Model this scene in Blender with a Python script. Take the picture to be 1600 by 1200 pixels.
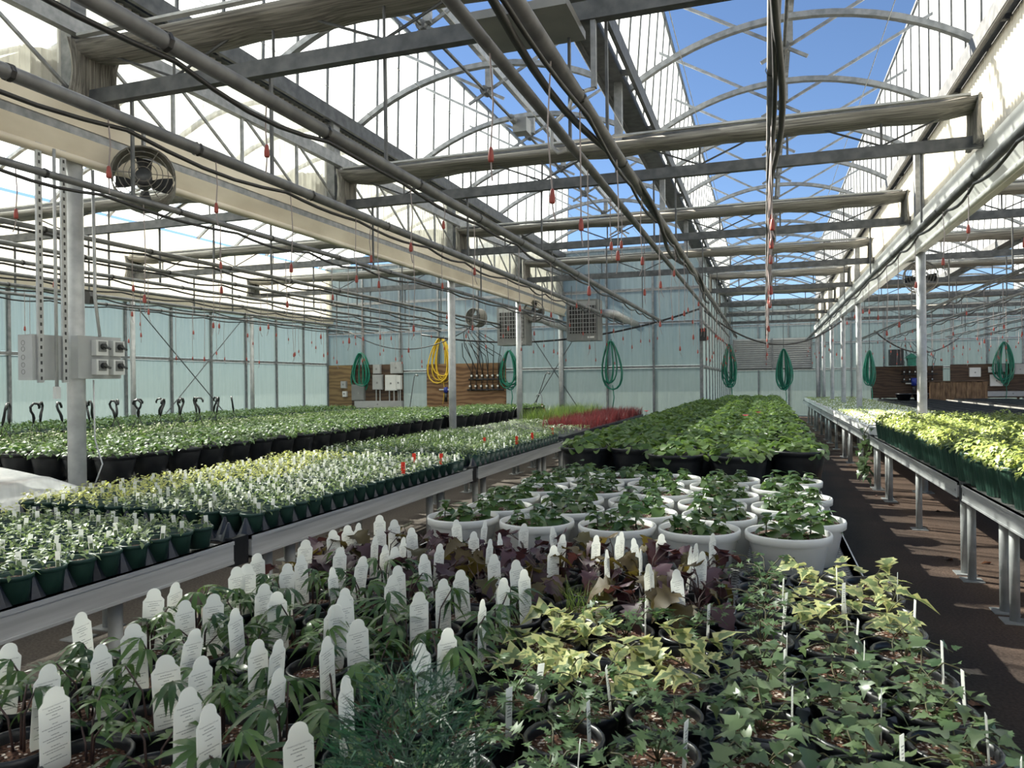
import bpy, math, random
import numpy as np
from mathutils import Matrix, Vector, Euler

scene = bpy.context.scene
for o in list(bpy.data.objects):
    bpy.data.objects.remove(o)
COL = scene.collection
random.seed(7)
RNG = np.random.default_rng(11)

# ------------------------------------------------------------------ camera
FPX, YAW, PIT, ROL, CH = 1163.8, .32719, -.00173, -.0117, 1.6
_cy, _sy = math.cos(YAW), math.sin(YAW)
_F = np.array([-_sy, _cy, 0.]); _R = np.array([_cy, _sy, 0.]); _U = np.array([0, 0, 1.])
_F, _U = _F*math.cos(PIT)+_U*math.sin(PIT), _U*math.cos(PIT)-_F*math.sin(PIT)
_R, _U = _R*math.cos(ROL)+_U*math.sin(ROL), _U*math.cos(ROL)-_R*math.sin(ROL)
cam_data = bpy.data.cameras.new('camera')
cam_data.sensor_width = 36.0
cam_data.lens = FPX*36.0/1600.0
cam_data.clip_start = .05
cam_data.clip_end = 500
cam = bpy.data.objects.new('camera', cam_data)
COL.objects.link(cam)
m = Matrix.Identity(4)
for i in range(3):
    m[i][0], m[i][1], m[i][2] = _R[i], _U[i], -_F[i]
m[2][3] = CH
cam.matrix_world = m
scene.camera = cam
cam_data.dof.use_dof = True
cam_data.dof.focus_distance = 3.6
cam_data.dof.aperture_fstop = 12.0

def ray(u, v):
    return _F+(u-800)/FPX*_R+(600-v)/FPX*_U
def onX(u, v, X):
    d = ray(u, v); t = X/d[0]; return (X, t*d[1], CH+t*d[2])
def onY(u, v, Y):
    d = ray(u, v); t = Y/d[1]; return (t*d[0], Y, CH+t*d[2])
def onZ(u, v, Z):
    d = ray(u, v); t = (Z-CH)/d[2]; return (t*d[0], t*d[1], Z)
def proj(p):
    v = np.array([p[0], p[1], p[2]-CH]); w = v@_F
    if w < .05: return (-9999, -9999, w)
    return (800+FPX*(v@_R)/w, 600-FPX*(v@_U)/w, w)
def in_view(p, mx=170, my=200):
    u, v, w = proj(p)
    return w > .1 and -mx < u < 1600+mx and -my < v < 1200+my

# ------------------------------------------------------------------ world, sun, exposure
SUN_DIR = Vector((-1.0, .40, .92)).normalized()      # towards the sun
w = bpy.data.worlds.new('sky'); scene.world = w
w.use_nodes = True
nt = w.node_tree; nt.nodes.clear()
sky = nt.nodes.new('ShaderNodeTexSky')
sky.sky_type = 'NISHITA'
sky.sun_disc = False
sky.sun_elevation = math.asin(SUN_DIR.z)
sky.sun_rotation = math.atan2(SUN_DIR.x, SUN_DIR.y)
sky.altitude = 1800
sky.air_density = 1.0; sky.dust_density = .05; sky.ozone_density = 4.0
bg = nt.nodes.new('ShaderNodeBackground'); bg.inputs[1].default_value = .045
out = nt.nodes.new('ShaderNodeOutputWorld')
nt.links.new(sky.outputs[0], bg.inputs[0]); nt.links.new(bg.outputs[0], out.inputs[0])
sd = bpy.data.lights.new('sun', 'SUN'); sd.energy = 10.0; sd.angle = .01; sd.color = (1, .915, .77)
sun = bpy.data.objects.new('sun', sd); COL.objects.link(sun)
sun.rotation_euler = (-SUN_DIR).to_track_quat('-Z', 'Y').to_euler()
sun.location = (-20, 8, 20)
vs = scene.view_settings
vs.view_transform = 'Standard'; vs.look = 'None'; vs.gamma = 1.0; vs.use_curve_mapping = False
vs.exposure = 1.95

# ------------------------------------------------------------------ materials
def new_mat(name):
    mt = bpy.data.materials.new(name); mt.use_nodes = True
    n = mt.node_tree.nodes; l = mt.node_tree.links
    return mt, n, l, n['Principled BSDF']
def set_in(b, **k):
    for a, v in k.items():
        key = {'rough': 'Roughness', 'metal': 'Metallic', 'spec': 'Specular IOR Level', 'col': 'Base Color'}[a]
        if a == 'col': v = (*v, 1)
        b.inputs[key].default_value = v
def noise_mat(name, c1, c2, scale=8, rough=.6, metal=0., spec=.5, detail=4, lo=.35, hi=.65, bump=0., coord='Object', stretch=(1, 1, 1)):
    mt, n, l, b = new_mat(name)
    tc = n.new('ShaderNodeTexCoord'); mp = n.new('ShaderNodeMapping'); mp.inputs['Scale'].default_value = stretch
    ns = n.new('ShaderNodeTexNoise'); ns.inputs['Scale'].default_value = scale; ns.inputs['Detail'].default_value = detail
    cr = n.new('ShaderNodeValToRGB')
    cr.color_ramp.elements[0].position = lo; cr.color_ramp.elements[0].color = (*c1, 1)
    cr.color_ramp.elements[1].position = hi; cr.color_ramp.elements[1].color = (*c2, 1)
    l.new(tc.outputs[coord], mp.inputs[0]); l.new(mp.outputs[0], ns.inputs['Vector'])
    l.new(ns.outputs['Fac'], cr.inputs[0]); l.new(cr.outputs[0], b.inputs['Base Color'])
    set_in(b, rough=rough, metal=metal, spec=spec)
    if bump:
        bp = n.new('ShaderNodeBump'); bp.inputs['Strength'].default_value = bump; bp.inputs['Distance'].default_value = .01
        l.new(ns.outputs['Fac'], bp.inputs['Height']); l.new(bp.outputs[0], b.inputs['Normal'])
    return mt
def leaf_mat(name, c1, c2, edge=None, trans=.35, rough=.45, tcol=None):
    """c1..c2 vary from leaf to leaf; edge = colour of a variegated margin"""
    mt, n, l, b = new_mat(name)
    at = n.new('ShaderNodeAttribute'); at.attribute_name = 'shade'
    oi = n.new('ShaderNodeObjectInfo')
    ad = n.new('ShaderNodeMath'); ad.operation = 'ADD'
    l.new(at.outputs['Fac'], ad.inputs[0]); l.new(oi.outputs['Random'], ad.inputs[1])
    fr = n.new('ShaderNodeMath'); fr.operation = 'FRACT'; l.new(ad.outputs[0], fr.inputs[0])
    mx = n.new('ShaderNodeMixRGB'); mx.inputs[1].default_value = (*c1, 1); mx.inputs[2].default_value = (*c2, 1)
    l.new(fr.outputs[0], mx.inputs[0])
    col = mx.outputs[0]
    if edge:
        ae = n.new('ShaderNodeAttribute'); ae.attribute_name = 'edge'
        tc = n.new('ShaderNodeTexCoord'); ns = n.new('ShaderNodeTexNoise'); ns.inputs['Scale'].default_value = 60
        l.new(tc.outputs['Object'], ns.inputs['Vector'])
        s = n.new('ShaderNodeMath'); s.operation = 'ADD'; l.new(ae.outputs['Fac'], s.inputs[0]); l.new(ns.outputs['Fac'], s.inputs[1])
        cr = n.new('ShaderNodeValToRGB'); cr.color_ramp.elements[0].position = .92; cr.color_ramp.elements[1].position = 1.1 if False else 1.0
        l.new(s.outputs[0], cr.inputs[0])
        m2 = n.new('ShaderNodeMixRGB'); l.new(cr.outputs[0], m2.inputs[0]); l.new(col, m2.inputs[1]); m2.inputs[2].default_value = (*edge, 1)
        col = m2.outputs[0]
    l.new(col, b.inputs['Base Color']); set_in(b, rough=rough, spec=.5)
    tr = n.new('ShaderNodeBsdfTranslucent')
    if tcol: tr.inputs[0].default_value = (*tcol, 1)
    else:
        hs = n.new('ShaderNodeHueSaturation'); hs.inputs['Saturation'].default_value = 1.08; hs.inputs['Value'].default_value = 1.7; hs.inputs['Hue'].default_value = .485
        l.new(col, hs.inputs['Color']); l.new(hs.outputs[0], tr.inputs[0])
    ms = n.new('ShaderNodeMixShader'); ms.inputs[0].default_value = trans
    l.new(b.outputs[0], ms.inputs[1]); l.new(tr.outputs[0], ms.inputs[2])
    l.new(ms.outputs[0], n['Material Output'].inputs[0])
    return mt
def poly_mat(name, col, transp, transl, tcol=(1, 1, 1), rough=.25, rib=0, ribaxis=1, dirt=.0):
    """polycarbonate sheet: part clear, part diffusing, a little gloss"""
    mt, n, l, b = new_mat(name)
    set_in(b, col=col, rough=rough)
    tr = n.new('ShaderNodeBsdfTranslucent'); tr.inputs[0].default_value = (*col, 1)
    tp = n.new('ShaderNodeBsdfTransparent'); tp.inputs[0].default_value = (*tcol, 1)
    tc = n.new('ShaderNodeTexCoord')
    m1 = n.new('ShaderNodeMixShader'); m1.inputs[0].default_value = transl/max(1e-3, 1-transp)
    m2 = n.new('ShaderNodeMixShader'); m2.inputs[0].default_value = transp
    l.new(b.outputs[0], m1.inputs[1]); l.new(tr.outputs[0], m1.inputs[2])
    l.new(m1.outputs[0], m2.inputs[1]); l.new(tp.outputs[0], m2.inputs[2])
    l.new(m2.outputs[0], n['Material Output'].inputs[0])
    # streaks of grime down the sheet
    mp = n.new('ShaderNodeMapping'); mp.inputs['Scale'].default_value = (9, 9, .5)
    ns = n.new('ShaderNodeTexNoise'); ns.inputs['Scale'].default_value = 1.6; ns.inputs['Detail'].default_value = 3
    l.new(tc.outputs['Object'], mp.inputs[0]); l.new(mp.outputs[0], ns.inputs['Vector'])
    mr = n.new('ShaderNodeMapRange'); mr.inputs[1].default_value = .3; mr.inputs[2].default_value = .75
    mr.inputs[3].default_value = max(0, transp-dirt); mr.inputs[4].default_value = min(1, transp+dirt)
    l.new(ns.outputs['Fac'], mr.inputs[0]); l.new(mr.outputs[0], m2.inputs[0])
    return mt

M = {}
M['steel'] = noise_mat('galvanised steel', (.17, .18, .19), (.27, .28, .29), 14, .5, .35)
M['steel_light'] = noise_mat('bright galvanised steel', (.33, .34, .34), (.44, .45, .45), 10, .5, .3)
M['steel_dark'] = noise_mat('dark grey steel', (.06, .065, .07), (.11, .115, .12), 10, .55, .3)  # darkest of the steel greys, mottled at random
M['alu'] = noise_mat('scuffed aluminium', (.45, .46, .46), (.62, .63, .63), 5, .42, .35, stretch=(1, .25, 6))
M['gutter'] = noise_mat('cream painted gutter', (.56, .50, .40), (.72, .66, .55), 3, .6, stretch=(1, .4, 1))
M['white_beam'] = noise_mat('white painted beam', (.62, .62, .60), (.75, .75, .72), 2.5, .6)
M['pipe'] = noise_mat('dull pipe', (.10, .105, .11), (.16, .165, .17), 8, .5, .2)
M['black'] = noise_mat('black rubber', (.012, .012, .014), (.02, .02, .022), 10, .5)
M['black_plastic'] = noise_mat('black plastic', (.010, .011, .013), (.018, .019, .022), 20, .33)
M['tray_plastic'] = noise_mat('thin black tray plastic', (.016, .020, .030), (.028, .034, .048), 12, .3)
M['green_plastic'] = noise_mat('dark green plastic', (.018, .05, .036), (.03, .075, .055), 9, .4)
M['white_plastic'] = noise_mat('white plastic', (.78, .78, .75), (.84, .84, .82), 3, .35)
def thin_plastic(name, col, trans, rough=.4):
    mt, n, l, b = new_mat(name); set_in(b, col=col, rough=rough)
    tr = n.new('ShaderNodeBsdfTranslucent'); tr.inputs[0].default_value = (*col, 1)
    ms = n.new('ShaderNodeMixShader'); ms.inputs[0].default_value = trans
    l.new(b.outputs[0], ms.inputs[1]); l.new(tr.outputs[0], ms.inputs[2]); l.new(ms.outputs[0], n['Material Output'].inputs[0])
    return mt
M['card'] = thin_plastic('white translucent label plastic', (.92, .92, .88), .5)
M['white_plastic'] = thin_plastic('white tub plastic', (.84, .84, .81), .22, .35)
M['foam'] = noise_mat('white foam', (.78, .79, .78), (.88, .88, .87), 12, .7)
M['grey_box'] = noise_mat('grey enamel', (.30, .31, .31), (.36, .37, .37), 4, .45)
M['grey_dark'] = noise_mat('grey dark enamel', (.16, .165, .165), (.2, .205, .2), 4, .45)
M['switch'] = noise_mat('light grey switch', (.55, .56, .55), (.62, .63, .62), 4, .4)
M['red'] = noise_mat('red plastic weight', (.19, .03, .024), (.30, .05, .036), 9, .5)
M['red_bright'] = noise_mat('bright red tag', (.85, .03, .01), (.9, .05, .02), 9, .5)
M['tube'] = noise_mat('drip tube', (.20, .17, .17), (.28, .24, .24), 9, .5)
M['hose_green'] = noise_mat('green hose', (.004, .13, .085), (.008, .19, .12), 9, .4)
M['hose_yellow'] = noise_mat('yellow hose', (.58, .38, .02), (.7, .47, .03), 9, .4)
M['curtain'] = noise_mat('grey shade cloth', (.11, .105, .095), (.30, .29, .26), 5, .9, stretch=(.35, 14, 14), bump=.6)  # pleat shading put into the colour as streaks along the bundle
M['ply'] = None
M['wire'] = noise_mat('thin wire', (.55, .55, .55), (.6, .6, .6), 5, .5, .5)
M['concrete'] = noise_mat('concrete foot', (.4, .4, .38), (.5, .5, .48), 9, .8)
M['fan'] = noise_mat('dusty fan metal', (.13, .12, .105), (.21, .2, .18), 25, .7)
M['blue_valve'] = noise_mat('blue valve', (.01, .03, .25), (.02, .05, .35), 5, .4)
M['brass'] = noise_mat('brass', (.35, .25, .1), (.45, .33, .15), 5, .35, .8)

def ply_mat(name, c1, c2, c3):
    mt, n, l, b = new_mat(name)
    tc = n.new('ShaderNodeTexCoord'); mp = n.new('ShaderNodeMapping'); mp.inputs['Scale'].default_value = (.55, 1, 2.2)
    wv = n.new('ShaderNodeTexWave'); wv.bands_direction = 'Z'; wv.inputs['Scale'].default_value = 1.1; wv.inputs['Distortion'].default_value = 16; wv.inputs['Detail'].default_value = 3
    cr = n.new('ShaderNodeValToRGB'); cr.color_ramp.elements[0].color = (*c1, 1); cr.color_ramp.elements[1].color = (*c3, 1)
    e = cr.color_ramp.elements.new(.5); e.color = (*c2, 1)
    l.new(tc.outputs['Object'], mp.inputs[0]); l.new(mp.outputs[0], wv.inputs[0]); l.new(wv.outputs['Fac'], cr.inputs[0]); l.new(cr.outputs[0], b.inputs[0])
    set_in(b, rough=.75)
    return mt
M['ply'] = ply_mat('brown plywood', (.10, .05, .022), (.17, .09, .04), (.22, .13, .065))
M['ply_pale'] = ply_mat('yellow plywood', (.12, .075, .035), (.18, .115, .05), (.22, .145, .065))
M['drape'] = noise_mat('grey shade cloth hanging', (.10, .095, .085), (.30, .29, .26), 5, .9, stretch=(12, 12, .35), bump=.6)  # fold shading put into the colour as streaks down the hanging end
M['ply_dark'] = ply_mat('dark plywood', (.035, .02, .012), (.06, .035, .02), (.08, .048, .028))
M['plank'] = noise_mat('reclaimed plank', (.10, .055, .028), (.24, .15, .08), 6, .8, stretch=(3, 1, .6))

# polycarbonate
M['poly_roof'] = poly_mat('roof polycarbonate', (.82, .84, .84), .45, .33, (.90, .95, .98), dirt=.12)
M['poly_strip'] = poly_mat('corrugated polycarbonate', (.62, .60, .53), .40, .26, (.95, .95, .92), rough=.15, dirt=.14)
M['poly_wall'] = poly_mat('wall polycarbonate', (.31, .36, .37), .52, .18, (.33, .395, .415), rough=.3, dirt=.12)

def floor_mat():
    mt, n, l, b = new_mat('black ground cloth with spilt soil')
    tc = n.new('ShaderNodeTexCoord'); sx = n.new('ShaderNodeSeparateXYZ'); l.new(tc.outputs['Object'], sx.inputs[0])
    n1 = n.new('ShaderNodeTexNoise'); n1.inputs['Scale'].default_value = .8; n1.inputs['Detail'].default_value = 6
    n2 = n.new('ShaderNodeTexNoise'); n2.inputs['Scale'].default_value = 60; n2.inputs['Detail'].default_value = 3
    n3 = n.new('ShaderNodeTexVoronoi'); n3.inputs['Scale'].default_value = 130
    for q in (n1, n2, n3): l.new(tc.outputs['Object'], q.inputs['Vector'])
    # soil spilt under the right-hand bench, bare grey-brown floor in the left aisle
    dx = n.new('ShaderNodeMapRange'); dx.inputs[1].default_value = .75; dx.inputs[2].default_value = 1.7; l.new(sx.outputs[0], dx.inputs[0])
    a = n.new('ShaderNodeMath'); a.operation = 'MULTIPLY_ADD'; l.new(n1.outputs['Fac'], a.inputs[0]); a.inputs[1].default_value = 1.1; a.inputs[2].default_value = -.62
    s = n.new('ShaderNodeMath'); s.operation = 'ADD'; s.use_clamp = True; l.new(dx.outputs[0], s.inputs[0]); l.new(a.outputs[0], s.inputs[1])
    dl = n.new('ShaderNodeMapRange'); dl.inputs[1].default_value = -1.2; dl.inputs[2].default_value = -1.9; l.new(sx.outputs[0], dl.inputs[0])
    base = n.new('ShaderNodeMixRGB'); base.inputs[1].default_value = (.026, .025, .025, 1); base.inputs[2].default_value = (.14, .09, .066, 1); l.new(s.outputs[0], base.inputs[0])
    left = n.new('ShaderNodeMixRGB'); l.new(dl.outputs[0], left.inputs[0]); l.new(base.outputs[0], left.inputs[1]); left.inputs[2].default_value = (.15, .125, .105, 1)
    gr = n.new('ShaderNodeMixRGB'); gr.blend_type = 'MULTIPLY'; gr.inputs[0].default_value = .7; l.new(left.outputs[0], gr.inputs[1])
    cr = n.new('ShaderNodeValToRGB'); cr.color_ramp.elements[0].position = .3; cr.color_ramp.elements[0].color = (.5, .5, .5, 1); cr.color_ramp.elements[1].position = .7; cr.color_ramp.elements[1].color = (1.5, 1.5, 1.5, 1)
    l.new(n2.outputs['Fac'], cr.inputs[0]); l.new(cr.outputs[0], gr.inputs[2])
    # perlite grains
    lt = n.new('ShaderNodeMath'); lt.operation = 'LESS_THAN'; lt.inputs[1].default_value = .12; l.new(n3.outputs['Distance'], lt.inputs[0])
    mu = n.new('ShaderNodeMath'); mu.operation = 'MULTIPLY'; l.new(lt.outputs[0], mu.inputs[0]); l.new(s.outputs[0], mu.inputs[1])
    gt = n.new('ShaderNodeMath'); gt.operation = 'GREATER_THAN'; gt.inputs[1].default_value = .56; l.new(n1.outputs['Fac'], gt.inputs[0])
    mu2 = n.new('ShaderNodeMath'); mu2.operation = 'MULTIPLY'; l.new(mu.outputs[0], mu2.inputs[0]); l.new(gt.outputs[0], mu2.inputs[1])
    fin = n.new('ShaderNodeMixRGB'); l.new(mu2.outputs[0], fin.inputs[0]); l.new(gr.outputs[0], fin.inputs[1]); fin.inputs[2].default_value = (.4, .36, .32, 1)
    l.new(fin.outputs[0], b.inputs[0]); set_in(b, rough=.85, spec=.25)
    bp = n.new('ShaderNodeBump'); bp.inputs['Strength'].default_value = .5; bp.inputs['Distance'].default_value = .01; l.new(n2.outputs['Fac'], bp.inputs['Height']); l.new(bp.outputs[0], b.inputs['Normal'])
    return mt
def soil_mat():
    mt, n, l, b = new_mat('potting soil with perlite')
    tc = n.new('ShaderNodeTexCoord')
    v = n.new('ShaderNodeTexVoronoi'); v.inputs['Scale'].default_value = 190
    ns = n.new('ShaderNodeTexNoise'); ns.inputs['Scale'].default_value = 120; ns.inputs['Detail'].default_value = 3
    for q in (v, ns): l.new(tc.outputs['Object'], q.inputs['Vector'])
    cr = n.new('ShaderNodeValToRGB'); cr.color_ramp.elements[0].position = .35; cr.color_ramp.elements[0].color = (.018, .010, .007, 1)
    cr.color_ramp.elements[1].position = .68; cr.color_ramp.elements[1].color = (.17, .085, .055, 1)
    l.new(ns.outputs['Fac'], cr.inputs[0])
    sp = n.new('ShaderNodeSeparateColor'); l.new(v.outputs['Color'], sp.inputs[0])
    gt = n.new('ShaderNodeMath'); gt.operation = 'GREATER_THAN'; gt.inputs[1].default_value = .86; l.new(sp.outputs[0], gt.inputs[0])
    mx = n.new('ShaderNodeMixRGB'); l.new(gt.outputs[0], mx.inputs[0]); l.new(cr.outputs[0], mx.inputs[1]); mx.inputs[2].default_value = (.55, .48, .42, 1)
    l.new(mx.outputs[0], b.inputs[0]); set_in(b, rough=.95, spec=.2)
    bp = n.new('ShaderNodeBump'); bp.inputs['Strength'].default_value = .9; bp.inputs['Distance'].default_value = .006; l.new(ns.outputs['Fac'], bp.inputs['Height']); l.new(bp.outputs[0], b.inputs['Normal'])
    return mt
M['floor'] = floor_mat(); M['soil'] = soil_mat()
def mesh_mat():
    mt, n, l, b = new_mat('expanded steel deck')
    tc = n.new('ShaderNodeTexCoord'); mp = n.new('ShaderNodeMapping'); mp.inputs['Rotation'].default_value = (0, 0, .785); mp.inputs['Scale'].default_value = (34, 34, 1)
    ck = n.new('ShaderNodeTexBrick'); ck.inputs['Scale'].default_value = 1; ck.inputs['Mortar Size'].default_value = .12; ck.offset = 0
    ck.inputs['Brick Width'].default_value = 1; ck.inputs['Row Height'].default_value = 1
    ck.inputs['Color1'].default_value = ck.inputs['Color2'].default_value = (.012, .012, .012, 1); ck.inputs['Mortar'].default_value = (.30, .30, .29, 1)
    l.new(tc.outputs['Object'], mp.inputs[0]); l.new(mp.outputs[0], ck.inputs[0]); l.new(ck.outputs[0], b.inputs[0]); set_in(b, rough=.5)
    return mt
M['deck'] = mesh_mat()

# ------------------------------------------------------------------ mesh helpers
class MB:
    """collects shapes into one mesh"""
    def __init__(s): s.v = []; s.f = []; s.n = 0
    def add(s, v, f):
        k = s.n; s.v.extend([tuple(map(float, q)) for q in v]); s.f.extend([tuple(i+k for i in q) for q in f]); s.n += len(v); return s
    def box(s, x0, x1, y0, y1, z0, z1):
        v = [(x0, y0, z0), (x1, y0, z0), (x1, y1, z0), (x0, y1, z0), (x0, y0, z1), (x1, y0, z1), (x1, y1, z1), (x0, y1, z1)]
        return s.add(v, [(0, 3, 2, 1), (4, 5, 6, 7), (0, 1, 5, 4), (1, 2, 6, 5), (2, 3, 7, 6), (3, 0, 4, 7)])
    def cbox(s, c, d):
        return s.box(c[0]-d[0]/2, c[0]+d[0]/2, c[1]-d[1]/2, c[1]+d[1]/2, c[2]-d[2]/2, c[2]+d[2]/2)
    def bar(s, p0, p1, w, h, up=(0, 0, 1)):
        p0 = np.array(p0, float); p1 = np.array(p1, float); d = p1-p0; d /= np.linalg.norm(d)
        up = np.array(up, float)
        if abs(d@up) > .99: up = np.array([0, 1., 0])
        a = np.cross(d, up); a /= np.linalg.norm(a); b = np.cross(a, d)
        v = []
        for p in (p0, p1):
            for i, j in ((-1, -1), (1, -1), (1, 1), (-1, 1)): v.append(p+a*i*w/2+b*j*h/2)
        return s.add(v, [(0, 1, 2, 3), (7, 6, 5, 4), (0, 4, 5, 1), (1, 5, 6, 2), (2, 6, 7, 3), (3, 7, 4, 0)])
    def tube(s, pts, r, n=8, closed=False, cap=True):
        P = [np.array(p, float) for p in pts]; k = len(P)
        rr = r if isinstance(r, (list, tuple)) else [r]*k
        v = []; prev = None
        for i in range(k):
            if closed: t = P[(i+1) % k]-P[i-1]
            else: t = P[min(i+1, k-1)]-P[max(i-1, 0)]
            t = t/(np.linalg.norm(t)+1e-9)
            if prev is None:
                a = np.cross(t, (0, 0, 1.)) if abs(t[2]) < .9 else np.cross(t, (0, 1., 0))
            else: a = prev-t*(prev@t)
            a = a/(np.linalg.norm(a)+1e-9); prev = a; b = np.cross(t, a)
            for j in range(n):
                g = 2*math.pi*j/n; v.append(P[i]+(a*math.cos(g)+b*math.sin(g))*rr[i])
        f = []
        for i in range(k if closed else k-1):
            i2 = (i+1) % k
            for j in range(n): f.append((i*n+j, i*n+(j+1) % n, i2*n+(j+1) % n, i2*n+j))
        if cap and not closed:
            f.append(tuple(range(n-1, -1, -1))); f.append(tuple((k-1)*n+j for j in range(n)))
        return s.add(v, f)
    def cyl(s, p0, p1, r, n=10): return s.tube([p0, p1], r, n)
    def lathe(s, prof, n=16, c=(0, 0, 0), sx=1, sy=1):
        v = []; f = []
        for (r, z) in prof:
            for j in range(n):
                g = 2*math.pi*j/n; v.append((c[0]+sx*r*math.cos(g), c[1]+sy*r*math.sin(g), c[2]+z))
        for i in range(len(prof)-1):
            for j in range(n): f.append((i*n+j, i*n+(j+1) % n, (i+1)*n+(j+1) % n, (i+1)*n+j))
        return s.add(v, f)
    def disc(s, r, z, n=16, c=(0, 0), dome=0.):
        v = [(c[0], c[1], z+dome)]+[(c[0]+r*math.cos(2*math.pi*j/n), c[1]+r*math.sin(2*math.pi*j/n), z) for j in range(n)]
        return s.add(v, [(0, 1+j, 1+(j+1) % n) for j in range(n)])
    def prism(s, poly, o, ax, ay, az, t):
        """outline poly in the ax/ay plane at o, thickness t along az"""
        o, ax, ay, az = (np.array(q, float) for q in (o, ax, ay, az))
        a = [o+ax*p[0]+ay*p[1] for p in poly]; b = [q+az*t for q in a]; k = len(a)
        return s.add(a+b, [tuple(range(k-1, -1, -1)), tuple(range(k, 2*k))]+[(i, (i+1) % k, k+(i+1) % k, k+i) for i in range(k)])
    def mesh(s, name, mat, smooth=False):
        me = bpy.data.meshes.new(name); me.from_pydata(s.v, [], s.f)
        if smooth: me.polygons.foreach_set('use_smooth', [True]*len(me.polygons))
        me.materials.append(mat if not isinstance(mat, str) else M[mat]); me.update()
        return me
    def build(s, name, mat, parent=None, smooth=False, loc=None):
        return link(name, s.mesh(name, mat, smooth), parent, loc)
def link(name, data, parent=None, loc=None):
    o = bpy.data.objects.new(name, data); COL.objects.link(o)
    if parent is not None: o.parent = parent
    if loc is not None: o.location = loc
    return o
def tag(o, label, cat, group=None):
    o['label'] = label; o['category'] = cat
    if group: o['group'] = group
    return o
def thing(name, label, cat, loc=(0, 0, 0), group=None, rz=0.):
    o = bpy.data.objects.new(name, None); o.empty_display_size = .05; COL.objects.link(o)
    o.location = loc; o.rotation_euler = (0, 0, rz)
    return tag(o, label, cat, group)
def struct(o): o['kind'] = 'structure'; return o
def stuff(o): o['kind'] = 'stuff'; return o
def clone(o, loc=None, rz=None, scale=None, label=None, group=None, parent=None):
    """copy of a thing with its parts and their sub-parts"""
    c = o.copy(); COL.objects.link(c)
    if parent is not None: c.parent = parent
    if loc is not None: c.location = loc
    if rz is not None: c.rotation_euler = (0, 0, rz)
    if scale is not None: c.scale = (scale,)*3
    if label: c['label'] = label
    if group: c['group'] = group
    for ch in KIDS.get(o.name, o.children): clone(ch, parent=c)
    return c
KIDS = {}
def ordn(n):
    return ('first', 'second', 'third', 'fourth', 'fifth', 'sixth', 'seventh', 'eighth', 'ninth', 'tenth')[n-1] if n <= 10 else f"{n}{'th' if n % 100 in (11, 12, 13) else {1: 'st', 2: 'nd', 3: 'rd'}.get(n % 10, 'th')}"

# ------------------------------------------------------------------ layout of the house (metres)
XL, XG, XM, XR, XE = -12.16, -5.04, -1.47, 2.08, 9.2
YN, YB, YF = -5.0, 19.0, 33.65
TY = [4.37+3.66*k for k in range(-1, 9)]
ZG, ZC, ZH = 3.35, 3.75, 4.88          # gutter underside, truss chord underside, vent hinge

# ================================================================== SHELL
fl = MB().box(XL-.3, 14, -5.7, YF+.3, -.12, 0).build('floor', 'floor'); struct(fl)
fl['label'] = 'dark ground cloth floor with spilt brown soil'
gnd = MB().box(-90, 90, -60, 120, -.3, -.13).build('outside_ground', noise_mat('dry outside ground', (.30, .27, .21), (.42, .38, .30), 2, .9)); struct(gnd)

def wall(name, axis, c, a0, a1, step, tiers, rails, label, mat='poly_wall', pt=.012, mw=.05, zt=None):
    """glazed wall: panes between mullions; axis 'x' = wall plane x=c running along y"""
    root = bpy.data.objects.new(name, None); COL.objects.link(root); struct(root); root['label'] = label
    n = max(1, round((a1-a0)/step)); st = (a1-a0)/n
    def bx(a, b, d0, d1, z0, z1, nm, mt):
        q = MB()
        if axis == 'x': q.box(c+d0, c+d1, a, b, z0, z1)
        else: q.box(a, b, c+d0, c+d1, z0, z1)
        return q.build(nm, mt, root)
    for i in range(n):
        for z0, z1 in tiers:
            bx(a0+i*st+.012, a0+(i+1)*st-.012, -pt/2, pt/2, z0+.005, z1-.005, 'pane', mat)
    zt = zt or tiers[-1][1]
    for i in range(n+1):
        bx(a0+i*st-mw/2, a0+i*st+mw/2, -.05, .03, 0, zt, 'mullion', 'steel')
    for z in rails:
        bx(a0, a1, -.035, .035, z-.03, z+.03, 'rail', 'steel')
    return root
wall('wall_left', 'x', XL, -5.4, YB, 1.22, [(.05, 2.17), (2.23, 3.5)], (.04, 2.2, 3.5), 'greenish polycarbonate side wall with steel mullions')
wall('wall_back', 'y', YB, XL, XM, 1.19, [(.05, 1.93), (1.99, 3.05), (3.11, 3.9), (3.96, 5.0)], (.04, 1.96, 3.08, 3.93, 5.0), 'polycarbonate end wall carrying the heaters and plywood boards')
wall('wall_return', 'x', XM, YB, YF, 1.22, [(.05, 1.93), (1.99, 3.05), (3.11, 3.9), (3.96, 5.0)], (.04, 1.96, 3.08, 3.93, 5.0), 'polycarbonate side wall running on past the end wall', mw=.09)
wall('wall_far', 'y', YF, XM, 13.1, 1.214, [(.05, 2.0), (2.06, 3.1), (3.16, 3.9), (3.96, 5.0)], (.04, 2.03, 3.13, 3.93, 5.0), 'far polycarbonate end wall beyond the long benches')
wall('wall_near_bounce', 'y', -5.4, XL, 13.1, 1.216, [(.05, 1.93), (1.99, 3.05), (3.11, 3.9), (3.96, 5.0)], (.04, 1.96, 3.08, 3.93, 5.0), 'unseen white polycarbonate end wall added behind the camera to bounce sunlight', mat='poly_roof')  # unseen end wall, added to throw sunlight back onto the foreground
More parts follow.
